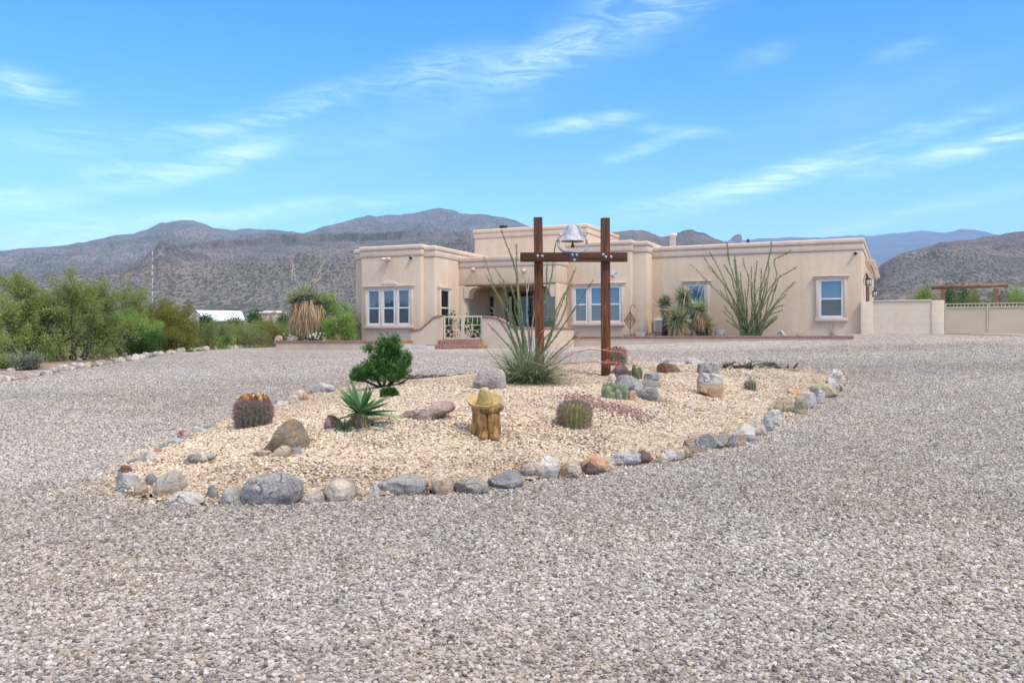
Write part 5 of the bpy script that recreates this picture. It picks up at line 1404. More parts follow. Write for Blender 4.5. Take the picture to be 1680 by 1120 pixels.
# ------------------------------------------------------------------ plants
M['bark'] = mottled('bark', (0.045,0.032,0.024), (0.12,0.09,0.07), 12, 0.95, 0.6, 40, 0.02)
M['mesq'] = leaf_mat('mesquite_leaf', (0.20,0.26,0.055), (0.33,0.39,0.11), (0.45,0.48,0.18), 0.5)
M['mesq2'] = leaf_mat('mesquite_leaf_fresh', (0.18,0.28,0.05), (0.28,0.40,0.09), (0.40,0.48,0.15), 0.5)
M['creo'] = leaf_mat('creosote_leaf', (0.10,0.115,0.018), (0.20,0.205,0.036), (0.33,0.30,0.06), 0.45)
M['scrub'] = leaf_mat('scrub_leaf', (0.13,0.18,0.048), (0.22,0.27,0.08), (0.33,0.33,0.12), 0.45)
M['sage'] = leaf_mat('sage_leaf', (0.12,0.14,0.085), (0.19,0.205,0.13), (0.28,0.28,0.19), 0.25)
M['green'] = leaf_mat('green_leaf', (0.035,0.085,0.018), (0.06,0.13,0.025), (0.11,0.19,0.045), 0.3)
M['dark'] = leaf_mat('dark_leaf', (0.04,0.115,0.022), (0.075,0.20,0.036), (0.18,0.33,0.06), 0.4, 0.45)
M['blade'] = leaf_mat('yucca_blade', (0.24,0.29,0.15), (0.36,0.40,0.22), (0.52,0.53,0.32), 0.35, 0.5)
M['blade2'] = leaf_mat('spiky_blade', (0.065,0.14,0.04), (0.11,0.21,0.065), (0.22,0.32,0.13), 0.25, 0.45)
M['dryblade'] = leaf_mat('dry_blade', (0.30,0.19,0.085), (0.48,0.33,0.17), (0.66,0.50,0.30), 0.25, 0.7)
M['redyucca'] = leaf_mat('red_yucca_blade', (0.14,0.19,0.075), (0.225,0.275,0.12), (0.38,0.40,0.22), 0.3, 0.5)
M['oco_leaf'] = leaf_mat('ocotillo_leaf', (0.13,0.17,0.055), (0.20,0.24,0.09), (0.30,0.31,0.14), 0.35)
M['oco_stem'] = mottled('ocotillo_cane', (0.13,0.155,0.065), (0.25,0.265,0.14), 14, 0.9, 0.6, 50, 0.02)
M['oco_dry'] = mottled('dry_cane', (0.24,0.20,0.14), (0.42,0.36,0.27), 14, 0.9, 0.5)
M['stalk'] = mottled('dry_stalk', (0.42,0.33,0.21), (0.60,0.49,0.34), 10, 0.8, 0.3)
M['cactus'] = mottled('barrel_cactus_skin', (0.075,0.09,0.035), (0.14,0.155,0.065), 10, 0.7, 0.3)
M['cactus_y'] = mottled('barrel_cactus_skin_olive', (0.15,0.155,0.035), (0.25,0.24,0.07), 10, 0.7, 0.3)
M['spine_red'] = leaf_mat('red_spine', (0.24,0.12,0.10), (0.38,0.26,0.21), (0.52,0.42,0.34), 0.1)
M['spine_pale'] = leaf_mat('pale_spine', (0.34,0.30,0.22), (0.48,0.42,0.33), (0.62,0.56,0.46), 0.1)
M['fruit_dark'] = leaf_mat('dark_fruit', (0.10,0.03,0.02), (0.20,0.06,0.03), (0.40,0.20,0.05), 0.0)
M['fruit_yel'] = leaf_mat('yellow_fruit', (0.50,0.33,0.06), (0.62,0.45,0.10), (0.60,0.40,0.10), 0.0)
M['flower'] = leaf_mat('coral_flower', (0.50,0.13,0.10), (0.60,0.20,0.16), (0.66,0.30,0.24), 0.2)
M['flower_w'] = leaf_mat('white_flower', (0.75,0.75,0.72), (0.82,0.82,0.8), (0.8,0.78,0.72), 0.2)

def leaf_quads(P, Dr, L, W, r, curl=0.0):
    """diamond leaf at every P along direction Dr"""
    n = len(P)
    Dr = Dr/np.maximum(np.linalg.norm(Dr,axis=1,keepdims=True),1e-9)
    S = np.cross(Dr, r.normal(size=(n,3))); S /= np.maximum(np.linalg.norm(S,axis=1,keepdims=True),1e-9)
    L = np.broadcast_to(np.asarray(L,float), (n,))[:,None]; W = np.broadcast_to(np.asarray(W,float), (n,))[:,None]
    V = np.stack([P, P+Dr*L*0.5+S*W*0.5, P+Dr*L, P+Dr*L*0.5-S*W*0.5], 1).reshape(-1,3)
    Fc = np.arange(4*n).reshape(n,4)
    return V, Fc

class Grow:
    """a branching skeleton"""
    def __init__(self, seed): self.r = np.random.default_rng(seed); self.seg = []; self.tw = []
    def branch(self, p, d, L, rad, lev, maxlev, kids=(2,4), wob=0.28, up=0.06, shrink=0.66, spread=0.75):
        r = self.r; p = np.array(p,float); d = np.array(d,float); d /= np.linalg.norm(d)
        n = 5; pts = [p.copy()]; rd = [rad]
        for i in range(n):
            d = d + r.normal(size=3)*wob*0.5 + np.array([0,0,up]); d /= np.linalg.norm(d)
            p = p + d*L/n; pts.append(p.copy()); rd.append(rad*(1-0.55*(i+1)/n))
        if lev <= maxlev-1 or rad > 0.006: self.seg.append((pts, rd))
        if lev >= maxlev-1:
            for a,b in zip(pts[:-1],pts[1:]): self.tw.append((a,b))
        if lev < maxlev:
            for k in range(r.integers(kids[0], kids[1]+1)):
                i = int(r.integers(2, n+1)); q_ = pts[i]
                nd = d + r.normal(size=3)*spread; nd /= np.linalg.norm(nd)
                self.branch(q_, nd, L*shrink*r.uniform(0.75,1.2), rd[i]*0.7, lev+1, maxlev, kids, wob, up, shrink, spread)
            self.branch(pts[-1], d, L*shrink, rd[-1], lev+1, maxlev, kids, wob, up, shrink, spread)

def shrub_meshes(name, seed, W, H, stems, maxlev, nleaf, leafL, leafW, jitter, base_r=0.05, lean=0.9, droop=0.0, depth=None, kids=(2,3), L0=0.45):
    g = Grow(seed); r = g.r
    for s in range(stems):
        a = 2*math.pi*(s+r.uniform(-.3,.3))/stems
        g.branch((0.12*math.cos(a),0.12*math.sin(a),0), (lean*math.cos(a),lean*math.sin(a),1.0), L0*r.uniform(0.8,1.2), base_r*r.uniform(0.6,1.0), 0, maxlev, kids)
    tw = np.array([(a,b) for a,b in g.tw])
    wgt = np.exp(r.normal(size=len(tw))*1.15); wgt /= wgt.sum()
    idx = r.choice(len(tw), nleaf, p=wgt); tt = r.random((nleaf,1))
    P = tw[idx,0]*(1-tt)+tw[idx,1]*tt
    allp = np.concatenate([tw[:,1]]); lo = np.percentile(allp, 1, axis=0); hi = np.percentile(allp, 99, axis=0)
    depth = depth or W
    sc = np.array([W/(hi[0]-lo[0]), depth/(hi[1]-lo[1]), H/hi[2]])
    off = np.array([-(hi[0]+lo[0])/2, -(hi[1]+lo[1])/2, 0])
    def T(p): 
        p = np.asarray(p,float); k = np.clip(p[...,2:3]/max(hi[2],1e-6),0,1)
        return (p + off*k)*sc
    P = T(P)+r.normal(size=(nleaf,3))*jitter
    nl_ = int(nleaf*0.09); ra_ = r.uniform(0,6.283,nl_); rr_ = W*0.5*np.sqrt(r.uniform(0.25,1.0,nl_))
    P[:nl_] = np.stack([rr_*np.cos(ra_), rr_*np.sin(ra_)*depth/W, H*0.42*r.random(nl_)**1.3],1)+r.normal(size=(nl_,3))*jitter
    P[:,2] = np.maximum(P[:,2], 0.03)
    dirs = (tw[idx,1]-tw[idx,0])*2.0/np.maximum(np.linalg.norm(tw[idx,1]-tw[idx,0],axis=1,keepdims=True),1e-6) + r.normal(size=(nleaf,3))*0.9 + np.array([0,0,-droop])
    V, Fc = leaf_quads(P, dirs, leafL*r.uniform(0.6,1.4,nleaf), leafW*r.uniform(0.7,1.3,nleaf), r)
    crown = np_mesh(name+'_crown', V, Fc)
    m = MB()
    for pts,rd in g.seg:
        m.tube(T(np.array(pts)), [max(x,0.004) for x in rd], 5, cap=False)
    return crown, m
_trunkcache = {}
def shrub(name, loc, meshes, leafmat, label, cat, group=None, rz=0.0, scale=1.0, crownname='crown', trunkname='trunk'):
    crown, tm = meshes
    root = empty(name, loc, rz, label=label, cat=cat, group=group)
    if isinstance(scale, (int,float)): scale = (scale,)*3
    root.scale = scale
    me = crown if not crown.users else crown.copy()
    me.materials.clear()
    link(crownname, me, leafmat, root)
    key = id(tm)
    if key in _trunkcache:
        o = bpy.data.objects.new(trunkname, _trunkcache[key]); COL.objects.link(o); o.parent = root
    else:
        o = tm.build(trunkname, M['bark'], root); _trunkcache[key] = o.data
    return root

def place(px, Y, dz=0.0): x = (px-CX)/F*Y; return (x, Y, gz(x, Y)+dz)
def wpx(a, Y): return a*Y/F
def hpx(pytop, Y, px): x = (px-CX)/F*Y; return CAMZ+(CY-pytop)/F*Y-gz(x,Y)

MQ = 'mesquite bushes left of the drive'
EPX = np.array([p[0] for p in EDGE_PX], float)
def behind_edge(px, Y, dep):
    e = float(np.interp(px, EPX, EDGE[:,1]))
    return max(Y, e+0.5*dep*Y/F+0.25) if px < 445 else Y
def mesquite(px, Y, wid, top, seed, label, mat='mesq', n=26000, depth=None):
    Y = behind_edge(px, Y, wid*0.8)
    h = hpx(top, Y, px); w_ = wpx(wid, Y)
    ms = shrub_meshes('mesquite', seed, w_, h, 6, 4, n, 0.078, 0.022, 0.060, 0.075, 0.95, 0.25, depth or w_*0.8, (2,3))
    return shrub('mesquite_bush', place(px, Y), ms, M[mat], label, 'bush', MQ)
mesquite(20, 24.0, 150, 482, 1, 'grey-green mesquite bush at the left border of the photo, with a dark leaning trunk', n=22000)
mesquite(118, 25.0, 175, 456, 2, 'tallest feathery mesquite bush left of the drive', n=36000)
mesquite(205, 27.5, 110, 505, 3, 'smaller bright mesquite bush right of the tallest one', 'mesq2', 22000)
mesquite(55, 28.5, 160, 487, 4, 'mesquite bush standing behind the tallest one', 'mesq', 20000)
mesquite(-70, 25.0, 160, 470, 5, 'mesquite bush just entering the left border', 'mesq', 16000)
mesquite(160, 30.5, 130, 500, 6, 'hazy green mesquite bush between the tall one and the olive creosote', 'mesq2', 18000)

def creosote(px, Y, wid, top, seed, label, mat='creo', n=16000, group='creosote and scrub bushes behind the drive', name='creosote_bush', L=0.055, jit=0.06, stems=11):
    Y = behind_edge(px, Y, wid*0.85)
    h = hpx(top, Y, px); w_ = wpx(wid, Y)
    ms = shrub_meshes('creosote', seed, w_, h, stems, 3, n, L, L*0.42, jit, 0.028, 0.62, -0.2, w_*0.85, (2,3))
    return shrub(name, place(px, Y), ms, M[mat], label, 'bush', group, trunkname='stem')
creosote(248, 30.0, 105, 490, 11, 'dark olive creosote bush, tallest of the scrub beside the mesquites', n=26000)
creosote(285, 31.0, 70, 497, 12, 'olive creosote bush on the right shoulder of the tallest creosote', n=14000)
creosote(232, 26.8, 60, 545, 13, 'low bright green bush with white flowers at the drive edge', 'green', 9000)
creosote(283, 28.5, 60, 545, 14, 'low dark bush at the drive edge under the olive creosote', 'creo', 8000)
creosote(335, 34, 80, 533, 15, 'rounded green scrub bush below the white roof, at its left end', 'scrub', 11000)
creosote(388, 35, 90, 531, 16, 'wide green scrub bush in front of the white metal roof', 'scrub', 12000)
creosote(440, 36, 80, 528, 17, 'green scrub bush left of the shaggy yucca', 'scrub', 11000)
creosote(352, 31.5, 60, 552, 18, 'low grassy green bush on the drive edge left of the sage one', 'mesq2', 7000)
creosote(408, 32.5, 70, 549, 19, 'grey-green sage bush near the left planter corner', 'sage', 9000)
creosote(470, 40, 110, 522, 20, 'yellowish green scrub bush behind the shaggy yucca', 'creo', 10000)
creosote(310, 42, 90, 520, 21, 'dark green bush at the left end of the white roof', 'green', 8000)
creosote(450, 58, 60, 513, 22, 'dark green tree-like bush before the distant tan house', 'green', 7000)
creosote(540, 44, 130, 535, 23, 'yellow-green bush filling the gap left of the house', 'creo', 10000)
creosote(45, 21.6, 40, 583, 24, 'tiny grey-green weed on bare soil by the edging stones', 'sage', 3000, L=0.05)
creosote(5, 21.8, 34, 585, 25, 'small bright green tuft at the left border by the edging stones', 'mesq2', 2500, L=0.05)

# leafy bush beside the house, planted in the left planter
def qloc(px, v, z): return hw(hu(px,v), v, z)
vS = -4.2; YS = hY(552,vS)
ms = shrub_meshes('planter_bush', 31, wpx(68,YS), (CY-487)/F*YS+CAMZ-ZQ, 7, 4, 22000, 0.07, 0.024, 0.07, 0.05, 0.5, 0.1, 1.3, (2,3))
shrub('leafy_bush', qloc(552,vS,ZQ), ms, M['mesq2'], 'upright green bush between the shaggy yucca and the house', 'bush')
for px,lab,sd in ((484,'small white flowering plant left of the shaggy yucca trunk',41),(522,'small white flowering plant right of the shaggy yucca trunk',42)):
    root = empty('flowering_plant', qloc(px,-5.0,ZQ), 0, label=lab, cat='plant', group='white flowering plants in the left planter')
    r = np.random.default_rng(sd)
    P = r.normal(size=(900,3))*np.array([0.20,0.12,0.10])+np.array([0,0,0.16]); P[:,2] = np.abs(P[:,2])
    V,Fc = leaf_quads(P, r.normal(size=(900,3)), 0.06, 0.025, r); link('foliage', np_mesh('foliage',V,Fc), M['green'], root)
    P = r.normal(size=(40,3))*np.array([0.20,0.12,0.08])+np.array([0,-0.05,0.30]); P = np.repeat(P,5,0)
    V,Fc = leaf_quads(P, r.normal(size=(200,3)), 0.045, 0.04, r); link('blossoms', np_mesh('blossoms',V,Fc), M['flower_w'], root)

# blades ---------------------------------------------------------------
def blades(C, Dr, L, W, bend, r, seg=3, fold=0.0):
    """arched tapered blades starting at C, direction Dr, sagging by bend"""
    n = len(C); Dr = Dr/np.linalg.norm(Dr,axis=1,keepdims=True)
    S = np.cross(Dr, np.array([0,0,1.0])+r.normal(size=(n,3))*0.25); S /= np.maximum(np.linalg.norm(S,axis=1,keepdims=True),1e-9)
    L = np.broadcast_to(np.asarray(L,float),(n,)); W = np.broadcast_to(np.asarray(W,float),(n,)); bend = np.broadcast_to(np.asarray(bend,float),(n,))
    V = np.zeros((n, (seg+1)*2, 3))
    for i in range(seg+1):
        t = i/seg
        P = C + Dr*(L*t)[:,None] + np.array([0,0,-1.0])*(bend*L*t*t)[:,None]
        wv = W*(0.75+0.5*t if t < 0.45 else 1.0*(1-t)/0.55*0.98+0.02)*0.5
        V[:,i*2] = P-S*wv[:,None]; V[:,i*2+1] = P+S*wv[:,None]
    base = np.arange(n)[:,None]*((seg+1)*2)
    Fc = np.concatenate([np.stack([base[:,0]+2*i, base[:,0]+2*i+1, base[:,0]+2*i+3, base[:,0]+2*i+2],1) for i in range(seg)])
    return V.reshape(-1,3), Fc
def cat_mesh(parts):
    Vs, Fs, b = [], [], 0
    for V,Fc in parts: Vs.append(V); Fs.append(Fc+b); b += len(V)
    return np.concatenate(Vs), np.concatenate(Fs)
def sph_dirs(n, r, zmin=-1.0, zmax=1.0):
    z = r.uniform(zmin, zmax, n); a = r.uniform(0, 2*math.pi, n); s = np.sqrt(1-z*z)
    return np.stack([s*np.cos(a), s*np.sin(a), z], 1)
def yucca_head(c, L, n, r, zmin=-0.35, W=0.02, bend=0.06):
    D = sph_dirs(n, r, zmin, 1.0)
    return blades(np.tile(np.array(c,float),(n,1))+D*L*0.12, D, L*r.uniform(0.8,1.1,n), W, bend, r, 2)
def skirt(c, rad, z0, z1, n, r, L):
    a = r.uniform(0,2*math.pi,n); t = r.random(n)**0.9
    zz = z0+(z1-z0)*t; rr_ = rad*(0.45+0.55*t)
    C = np.stack([c[0]+rr_*0.75*np.cos(a), c[1]+rr_*0.75*np.sin(a), zz],1)
    D = np.stack([0.45*np.cos(a),0.45*np.sin(a),-np.ones(n)],1)+r.normal(size=(n,3))*0.16
    return blades(C, D, L*r.uniform(0.6,1.2,n), 0.022, 0.10, r, 2)

# shaggy yucca in the left planter
r = np.random.default_rng(51); vy = -4.7; Yy = hY(505,vy); kq = Yy/F
yr = empty('shaggy_yucca', qloc(503,vy,ZQ), 0, label='tall shaggy yucca with green heads above a thick skirt of dry tan leaves', cat='yucca')
top = CAMZ+(CY-497)*kq-ZQ
heads = [((-0.44,0,top+0.0),0.52),((-0.06,-0.12,top+0.20),0.58),((0.18,0.12,top+0.14),0.52),((0.56,0.0,top-0.06),0.46)]
V,Fc = cat_mesh([yucca_head(c,L,170,r,-0.12,0.040,0.03) for c,L in heads]); link('crown', np_mesh('crown',V,Fc), M['blade'], yr)
V,Fc = cat_mesh([skirt((-0.20,0,0),0.38,0.75,top+0.02,800,r,0.55), skirt((0.05,-0.05,0),0.45,0.55,top+0.12,1100,r,0.60), skirt((0.36,0,0),0.32,0.80,top-0.05,700,r,0.55), skirt((0.06,0,0),0.34,0.30,0.9,500,r,0.45)])
link('skirt', np_mesh('skirt',V,Fc), M['dryblade'], yr)
m = MB(); m.tube([(0.12,0,-0.1),(0.08,0,0.5),(0,0,0.9),(-0.25,0,top)],[0.26,0.22,0.18,0.12],10); m.tube([(0.06,0,0.7),(0.25,0,1.0),(0.45,0,top)],[0.16,0.13,0.10],10); m.tube([(0.02,0,0.8),(0.05,-0.03,top+0.1)],[0.15,0.11],10); m.build('trunk', M['bark'], yr)
m = MB()
def yst(a, b, bow=0.0):
    p0 = Vector(((a[0]-503)*kq,0,CAMZ+(CY-a[1])*kq-ZQ)); p1 = Vector(((b[0]-503)*kq,0,CAMZ+(CY-b[1])*kq-ZQ)); mid = (p0+p1)/2+Vector((bow,0,0.02))
    m.tube([p0,mid,p1],[0.014,0.011,0.006],6)
    rr = random.Random(int(a[0]*7+b[1]))
    for k in range(14):
        tt = rr.uniform(0.45,1.0); q_ = p0.lerp(p1,tt); m.tube([q_, q_+Vector((rr.uniform(-.15,.15),rr.uniform(-.1,.1),rr.uniform(0.02,.12)))],[0.006,0.004],4,cap=False)
for a,b in (((478,470),(480,432)),((486,468),(481,430)),((508,478),(534,424)),((510,474),(530,450))): yst(a,b)
m.build('flower_stalk', M['stalk'], yr)

# clump of yuccas in the right planter
def planter_yucca(px, py, rad, v, label, skirtn, seed, lean=0.0, n=520):
    r = np.random.default_rng(seed); Yk = hY(px,v); k_ = Yk/F
    zc = CAMZ+(CY-py)*k_-ZR; L = rad*k_
    root = empty('yucca_plant', qloc(px,v,ZR), 0, label=label, cat='yucca', group='yuccas clumped before the right wing window')
    V,Fc = yucca_head((0,0,zc),L,int(n*0.62),r,-0.65,0.030,0.05); link('crown', np_mesh('crown',V,Fc), M['blade'], root)
    if skirtn:
        V,Fc = skirt((0,0,0),L*0.45,max(0.05,zc-L*0.95),zc-0.05,skirtn,r,L*0.85); link('skirt', np_mesh('skirt',V,Fc), M['dryblade'], root)
    m = MB(); m.tube([(lean,0,-0.1),(lean*0.5,0,zc*0.5),(0,0,zc)],[0.11,0.10,0.07],9); m.build('trunk', M['bark'], root)
    return root, zc, k_
ya = planter_yucca(1121, 487, 19, -1.0, 'tallest yucca of the clump, before the window edge', 260, 61)
yb = planter_yucca(1091, 497, 16, -1.1, 'smaller yucca head at the upper left of the clump', 140, 62)
yc = planter_yucca(1112, 523, 28, -1.6, 'broad pale yucca at the front of the clump with tan dry leaves below', 420, 63, n=700)
yd = planter_yucca(1146, 507, 22, -1.2, 'yucca with drooping tan leaves on the right of the clump', 380, 64)
ye = planter_yucca(1158, 534, 20, -0.9, 'dark low yucca at the lower right of the clump', 120, 65)
def stalks(root, k_, pxr, lst):
    m = MB()
    for pts in lst: m.tube([((x-pxr)*k_, -0.1, CAMZ+(CY-y)*k_-ZR) for x,y in pts], [0.013]*(len(pts)-1)+[0.006], 5)
    m.build('flower_stalk', M['stalk'], root)
stalks(ya[0], ya[2], 1121, [[(1128,480),(1138,470),(1147,462)],[(1110,478),(1100,464),(1092,452)],[(1086,485),(1087,470),(1087,452)]])
stalks(yc[0], yc[2], 1112, [[(1098,509),(1080,507),(1062,505)],[(1118,512),(1121,497),(1124,480)],[(1078,500),(1070,494),(1064,490)]])
stalks(yd[0], yd[2], 1146, [[(1150,488),(1152,476),(1153,468)],[(1142,488),(1145,476),(1150,466)]])
root = empty('agave_plant', qloc(1134,-1.7,ZR), 0, label='small blue-green agave at the foot of the yucca clump', cat='agave')
r = np.random.default_rng(66); D = sph_dirs(60,r,0.0,1.0); V,Fc = blades(D*0.03, D, 0.28, 0.05, 0.1, r, 3); link('crown', np_mesh('crown',V,Fc), M['sage'], root)
root = empty('desert_shrublet', qloc(1046,-1.7,ZR), 0, label='low grey-green plant in the planter at the bay corner', cat='plant')
r = np.random.default_rng(67); D = sph_dirs(220,r,0.1,1.0); V,Fc = blades(r.normal(size=(220,3))*np.array([0.25,0.08,0.0]), D, 0.26, 0.03, 0.15, r, 2); link('foliage', np_mesh('foliage',V,Fc), M['sage'], root)

# ocotillos --------------------------------------------------------------
def ocotillo(loc, canes, label, seed, leafn, base_r=0.03, dry=(), leaf_len=0.035):
    """canes: lists of local (x,y,z)"""
    root = empty('ocotillo', loc, 0, label=label, cat='ocotillo')
    r = np.random.default_rng(seed); Ps, Ds = [], []
    for ci,pts in enumerate(canes):
        pts = np.array(pts,float)
        t = np.linspace(0,1,len(pts)); tt = np.linspace(0,1,14)
        # smooth resample with a little wobble
        cs = [np.interp(tt,t,pts[:,k]) for k in range(3)]
        Pn = np.stack(cs,1); 
        for _ in range(2): Pn[1:-1] = (Pn[:-2]+2*Pn[1:-1]+Pn[2:])/4
        L = np.linalg.norm(Pn[-1]-Pn[0])
        Pn[1:] += fbm(np.stack([tt[1:]*3.0, np.full(13,ci*3.1), np.full(13,seed*1.7)],1), seed+ci, 2)[:,None]*r.normal(size=3)*0.055*L*np.minimum(tt[1:]*2,1)[:,None]
        rad = base_r*(1-0.68*tt)*r.uniform(0.8,1.1)
        m = MB(); m.tube(Pn, list(rad), 7)
        m.build('stem', M['oco_dry'] if ci in dry else M['oco_stem'], root)
        if ci not in dry:
            n = int(leafn*L); i = r.integers(0,13,n); f = r.random((n,1)); 
            P = Pn[i]*(1-f)+Pn[i+1]*f; d = Pn[i+1]-Pn[i]; d /= np.linalg.norm(d,axis=1,keepdims=True)
            o_ = np.cross(d, r.normal(size=(n,3))); o_ /= np.linalg.norm(o_,axis=1,keepdims=True)
            Ps.append(P+o_*rad[i][:,None]*0.8); Ds.append(o_+d*0.9)
    P = np.concatenate(Ps); D = np.concatenate(Ds); n = len(P)
    V,Fc = leaf_quads(P, D, leaf_len*r.uniform(0.6,1.3,n), leaf_len*0.42, r); link('leaves', np_mesh('leaves',V,Fc), M['oco_leaf'], root)
    return root
# the tall one before the right wing; canes drawn as (px,py) of base, bend, tip
vO = -1.0; YO = hY(1232,vO); kO = YO/F
r = np.random.default_rng(71)
tips = [(1131,432,1190,490),(1168,404,1196,470),(1185,402,1195,440),(1160,423,1195,470),(1164,437,1200,480),(1208,414,1215,470),(1220,422,1226,470),(1240,443,1240,490),
        (1266,397,1266,440),(1288,408,1272,450),(1257,418,1246,460),(1285,442,1268,462),(1320,452,1290,478),(1272,464,1262,490),(1281,484,1262,505),(1290,508,1262,517),(1276,502,1258,515),
        (1280,517,1256,531),(1261,531,1248,538),(1180,513,1200,527),(1182,524,1203,536),(1175,476,1200,505),(1196,428,1206,480),(1228,440,1230,490),(1252,455,1245,495),(1276,469,1262,485),
        (1214,445,1218,490),(1204,450,1212,500),(1236,462,1235,500),(1188,468,1205,505),(1262,480,1250,508),(1246,470,1240,505),(1222,460,1225,505),(1209,420,1212,460),(1181,437,1200,470),(1240,430,1236,470)]
for q_ in range(20):
    a_ = r.uniform(-1.15,1.15); ln_ = r.uniform(45,95)*(1-0.25*abs(a_)); tx = 1232+math.sin(a_)*ln_; ty = 547-math.cos(a_)*ln_; tips.append((tx,ty,1232+(tx-1232)*0.62,547-(547-ty)*0.45))
canes = []
for (tx,ty,bx_,by_) in tips:
    b = np.array([(1232+r.uniform(-14,14)-1232)*kO, r.uniform(-0.25,0.25), 0.0])
    yo = r.uniform(-0.7,0.5)
    md = np.array([(bx_-1232)*kO, yo*0.5, CAMZ+(CY-by_)*kO-ZR]); tp = np.array([(tx-1232)*kO, yo, CAMZ+(CY-ty)*kO-ZR])
    canes.append([b, b*0.5+md*0.5+np.array([(bx_-1232)*kO*0.03,0,-0.03]), md, md*0.5+tp*0.5, tp])
ocotillo(qloc(1232,vO,ZR), canes, 'large many-stemmed ocotillo against the wall of the right wing', 72, 150, 0.019, leaf_len=0.036)
# the one in the bed by the left post
ox, oy, oz = at(872, 612); oy += 0.1; kk = oy/F; ox = (870-CX)/F*oy; oz = gz(ox,oy)
tips2 = [(793,428,838,540,-.2),(826,378,848,470,.1),(850,394,852,480,.3),(858,433,862,500,-.2),(797,446,842,530,.2),(824,460,846,530,-.3),(815,436,840,520,.0),(840,462,853,530,.2),
         (866,452,866,520,.0),(905,420,893,500,.2),(944,440,905,540,-.1),(971,462,915,545,-.3),(942,463,906,528,.1),(800,532,845,580,-.4),(946,545,912,580,-.3),(882,470,874,530,-.1),(838,475,855,540,-.2),(901,432,890,510,.0),(806,505,842,560,-.3),(930,480,902,545,.2)]
r = np.random.default_rng(73); canes = []
for (tx,ty,bx_,by_,yo) in tips2:
    b = np.array([r.uniform(-8,8)*kk, r.uniform(-0.08,0.08), 0.0])
    md = np.array([(bx_-870)*kk, yo*0.5, CAMZ+(CY-by_)*kk-oz]); tp = np.array([(tx-870)*kk, yo, CAMZ+(CY-ty)*kk-oz])
    canes.append([b, b*0.55+md*0.45+np.array([0,0,-0.03]), md, md*0.5+tp*0.5, tp])
ocotillo((ox,oy,oz), canes, 'slender ocotillo rising beside the left timber post', 74, 210, 0.019, dry=(3,8,15), leaf_len=0.028)

# red yucca clump at its foot
rx2, ry2, rz2 = at(868, 634)
r = np.random.default_rng(75)
root = empty('red_yucca', (rx2, ry2+0.25, gz(rx2,ry2+0.25)), 0, label='grassy red yucca clump at the foot of the left timber post', cat='red yucca')
n = 1000; D = sph_dirs(n, r, 0.06, 1.0); D[:,2] += 0.25
C = r.normal(size=(n,3))*np.array([0.11,0.10,0.0])
V,Fc = blades(C, D, r.uniform(0.55,1.25,n), 0.014, r.uniform(0.10,0.60,n), r, 6); link('foliage', np_mesh('foliage',V,Fc), M['redyucca'], root)
kx = ry2/F
m = MB(); fl = []
for (pts) in ([(905,600),(940,578),(965,573),(990,574),(1010,577),(1031,579)], [(925,596),(950,594),(975,593),(990,594),(1005,594),(1016,596)], [(880,590),(893,540),(884,548)], [(860,590),(893,600),(930,570),(960,545)]):
    P = [((x-868)*kx, -0.25-0.0+ (0.05 if False else -0.10), CAMZ+(CY-y)*kx-root.location.z) for x,y in pts]
    m.tube(P, [0.009]*(len(P)-1)+[0.005], 5)
    if pts[0][0] >= 900:
        A = np.array(P)[-3:]
        for kf in range(46):
            t_ = r.random(); q_ = (A[0]*(1-t_*2)+A[1]*t_*2) if t_ < .5 else (A[1]*(2-t_*2)+A[2]*(t_*2-1)); fl.append(q_+r.normal(size=3)*np.array([0.02,0.02,0.03]))
m.build('flower_stalk', mottled('pink_stalk',(0.36,0.16,0.12),(0.48,0.26,0.20),10,0.8,0.2), root)
fl = np.array(fl); V,Fc = leaf_quads(np.repeat(fl,3,0), r.normal(size=(len(fl)*3,3)), 0.035, 0.016, r); link('blossoms', np_mesh('blossoms',V,Fc), M['flower'], root)

# green pine-like bush at the back of the bed -------------------------------
gx_, gy_, gz_ = at(628, 640)
kg = (gy_+0.3)/F; r = np.random.default_rng(81)
root = empty('green_bush', ((628-CX)*kg, gy_+0.3, gz((628-CX)*kg, gy_+0.3)), 0, label='bushy dark green shrub with a lifted side branch at the back of the bed', cat='bush')
def gl(px, py): return np.array([(px-628)*kg, 0, CAMZ+(CY-py)*kg-root.location.z])
blobs = [(600,615,22,16),(586,618,13,12),(622,606,18,16),(640,590,18,20),(632,570,17,17),(645,562,14,15),(625,590,16,18),(655,605,16,18),(638,616,26,16),(604,572,10,7),(663,596,9,15),(668,588,7,12),(612,600,14,14),(650,575,12,12)]
Ps, Ds = [], []
for (px,py,rx_,rz2_) in blobs:
    c = gl(px,py)+np.array([0,r.uniform(-0.12,0.12),0])
    for s in range(int(rx_*rz2_/5.6)):
        d = sph_dirs(1,r,-0.5,1.0)[0]; tip = c + d*np.array([rx_*kg, 0.8*rx_*kg, rz2_*kg])*r.uniform(0.45,1.18)
        ax = d*0.6+np.array([0,0,0.8])+r.normal(size=3)*0.25; ax /= np.linalg.norm(ax)
        nl = 26; t_ = r.random((nl,1)); Ps.append(tip-ax*0.10+ax*t_*0.13); dd = r.normal(size=(nl,3)); dd -= (dd@ax)[:,None]*ax; dd /= np.linalg.norm(dd,axis=1,keepdims=True); Ds.append(dd*0.8+ax*0.7)
P = np.concatenate(Ps); D = np.concatenate(Ds)
V,Fc = leaf_quads(P, D, 0.062*r.uniform(0.7,1.3,len(P)), 0.012, r); link('crown', np_mesh('crown',V,Fc), M['dark'], root)
m = MB()
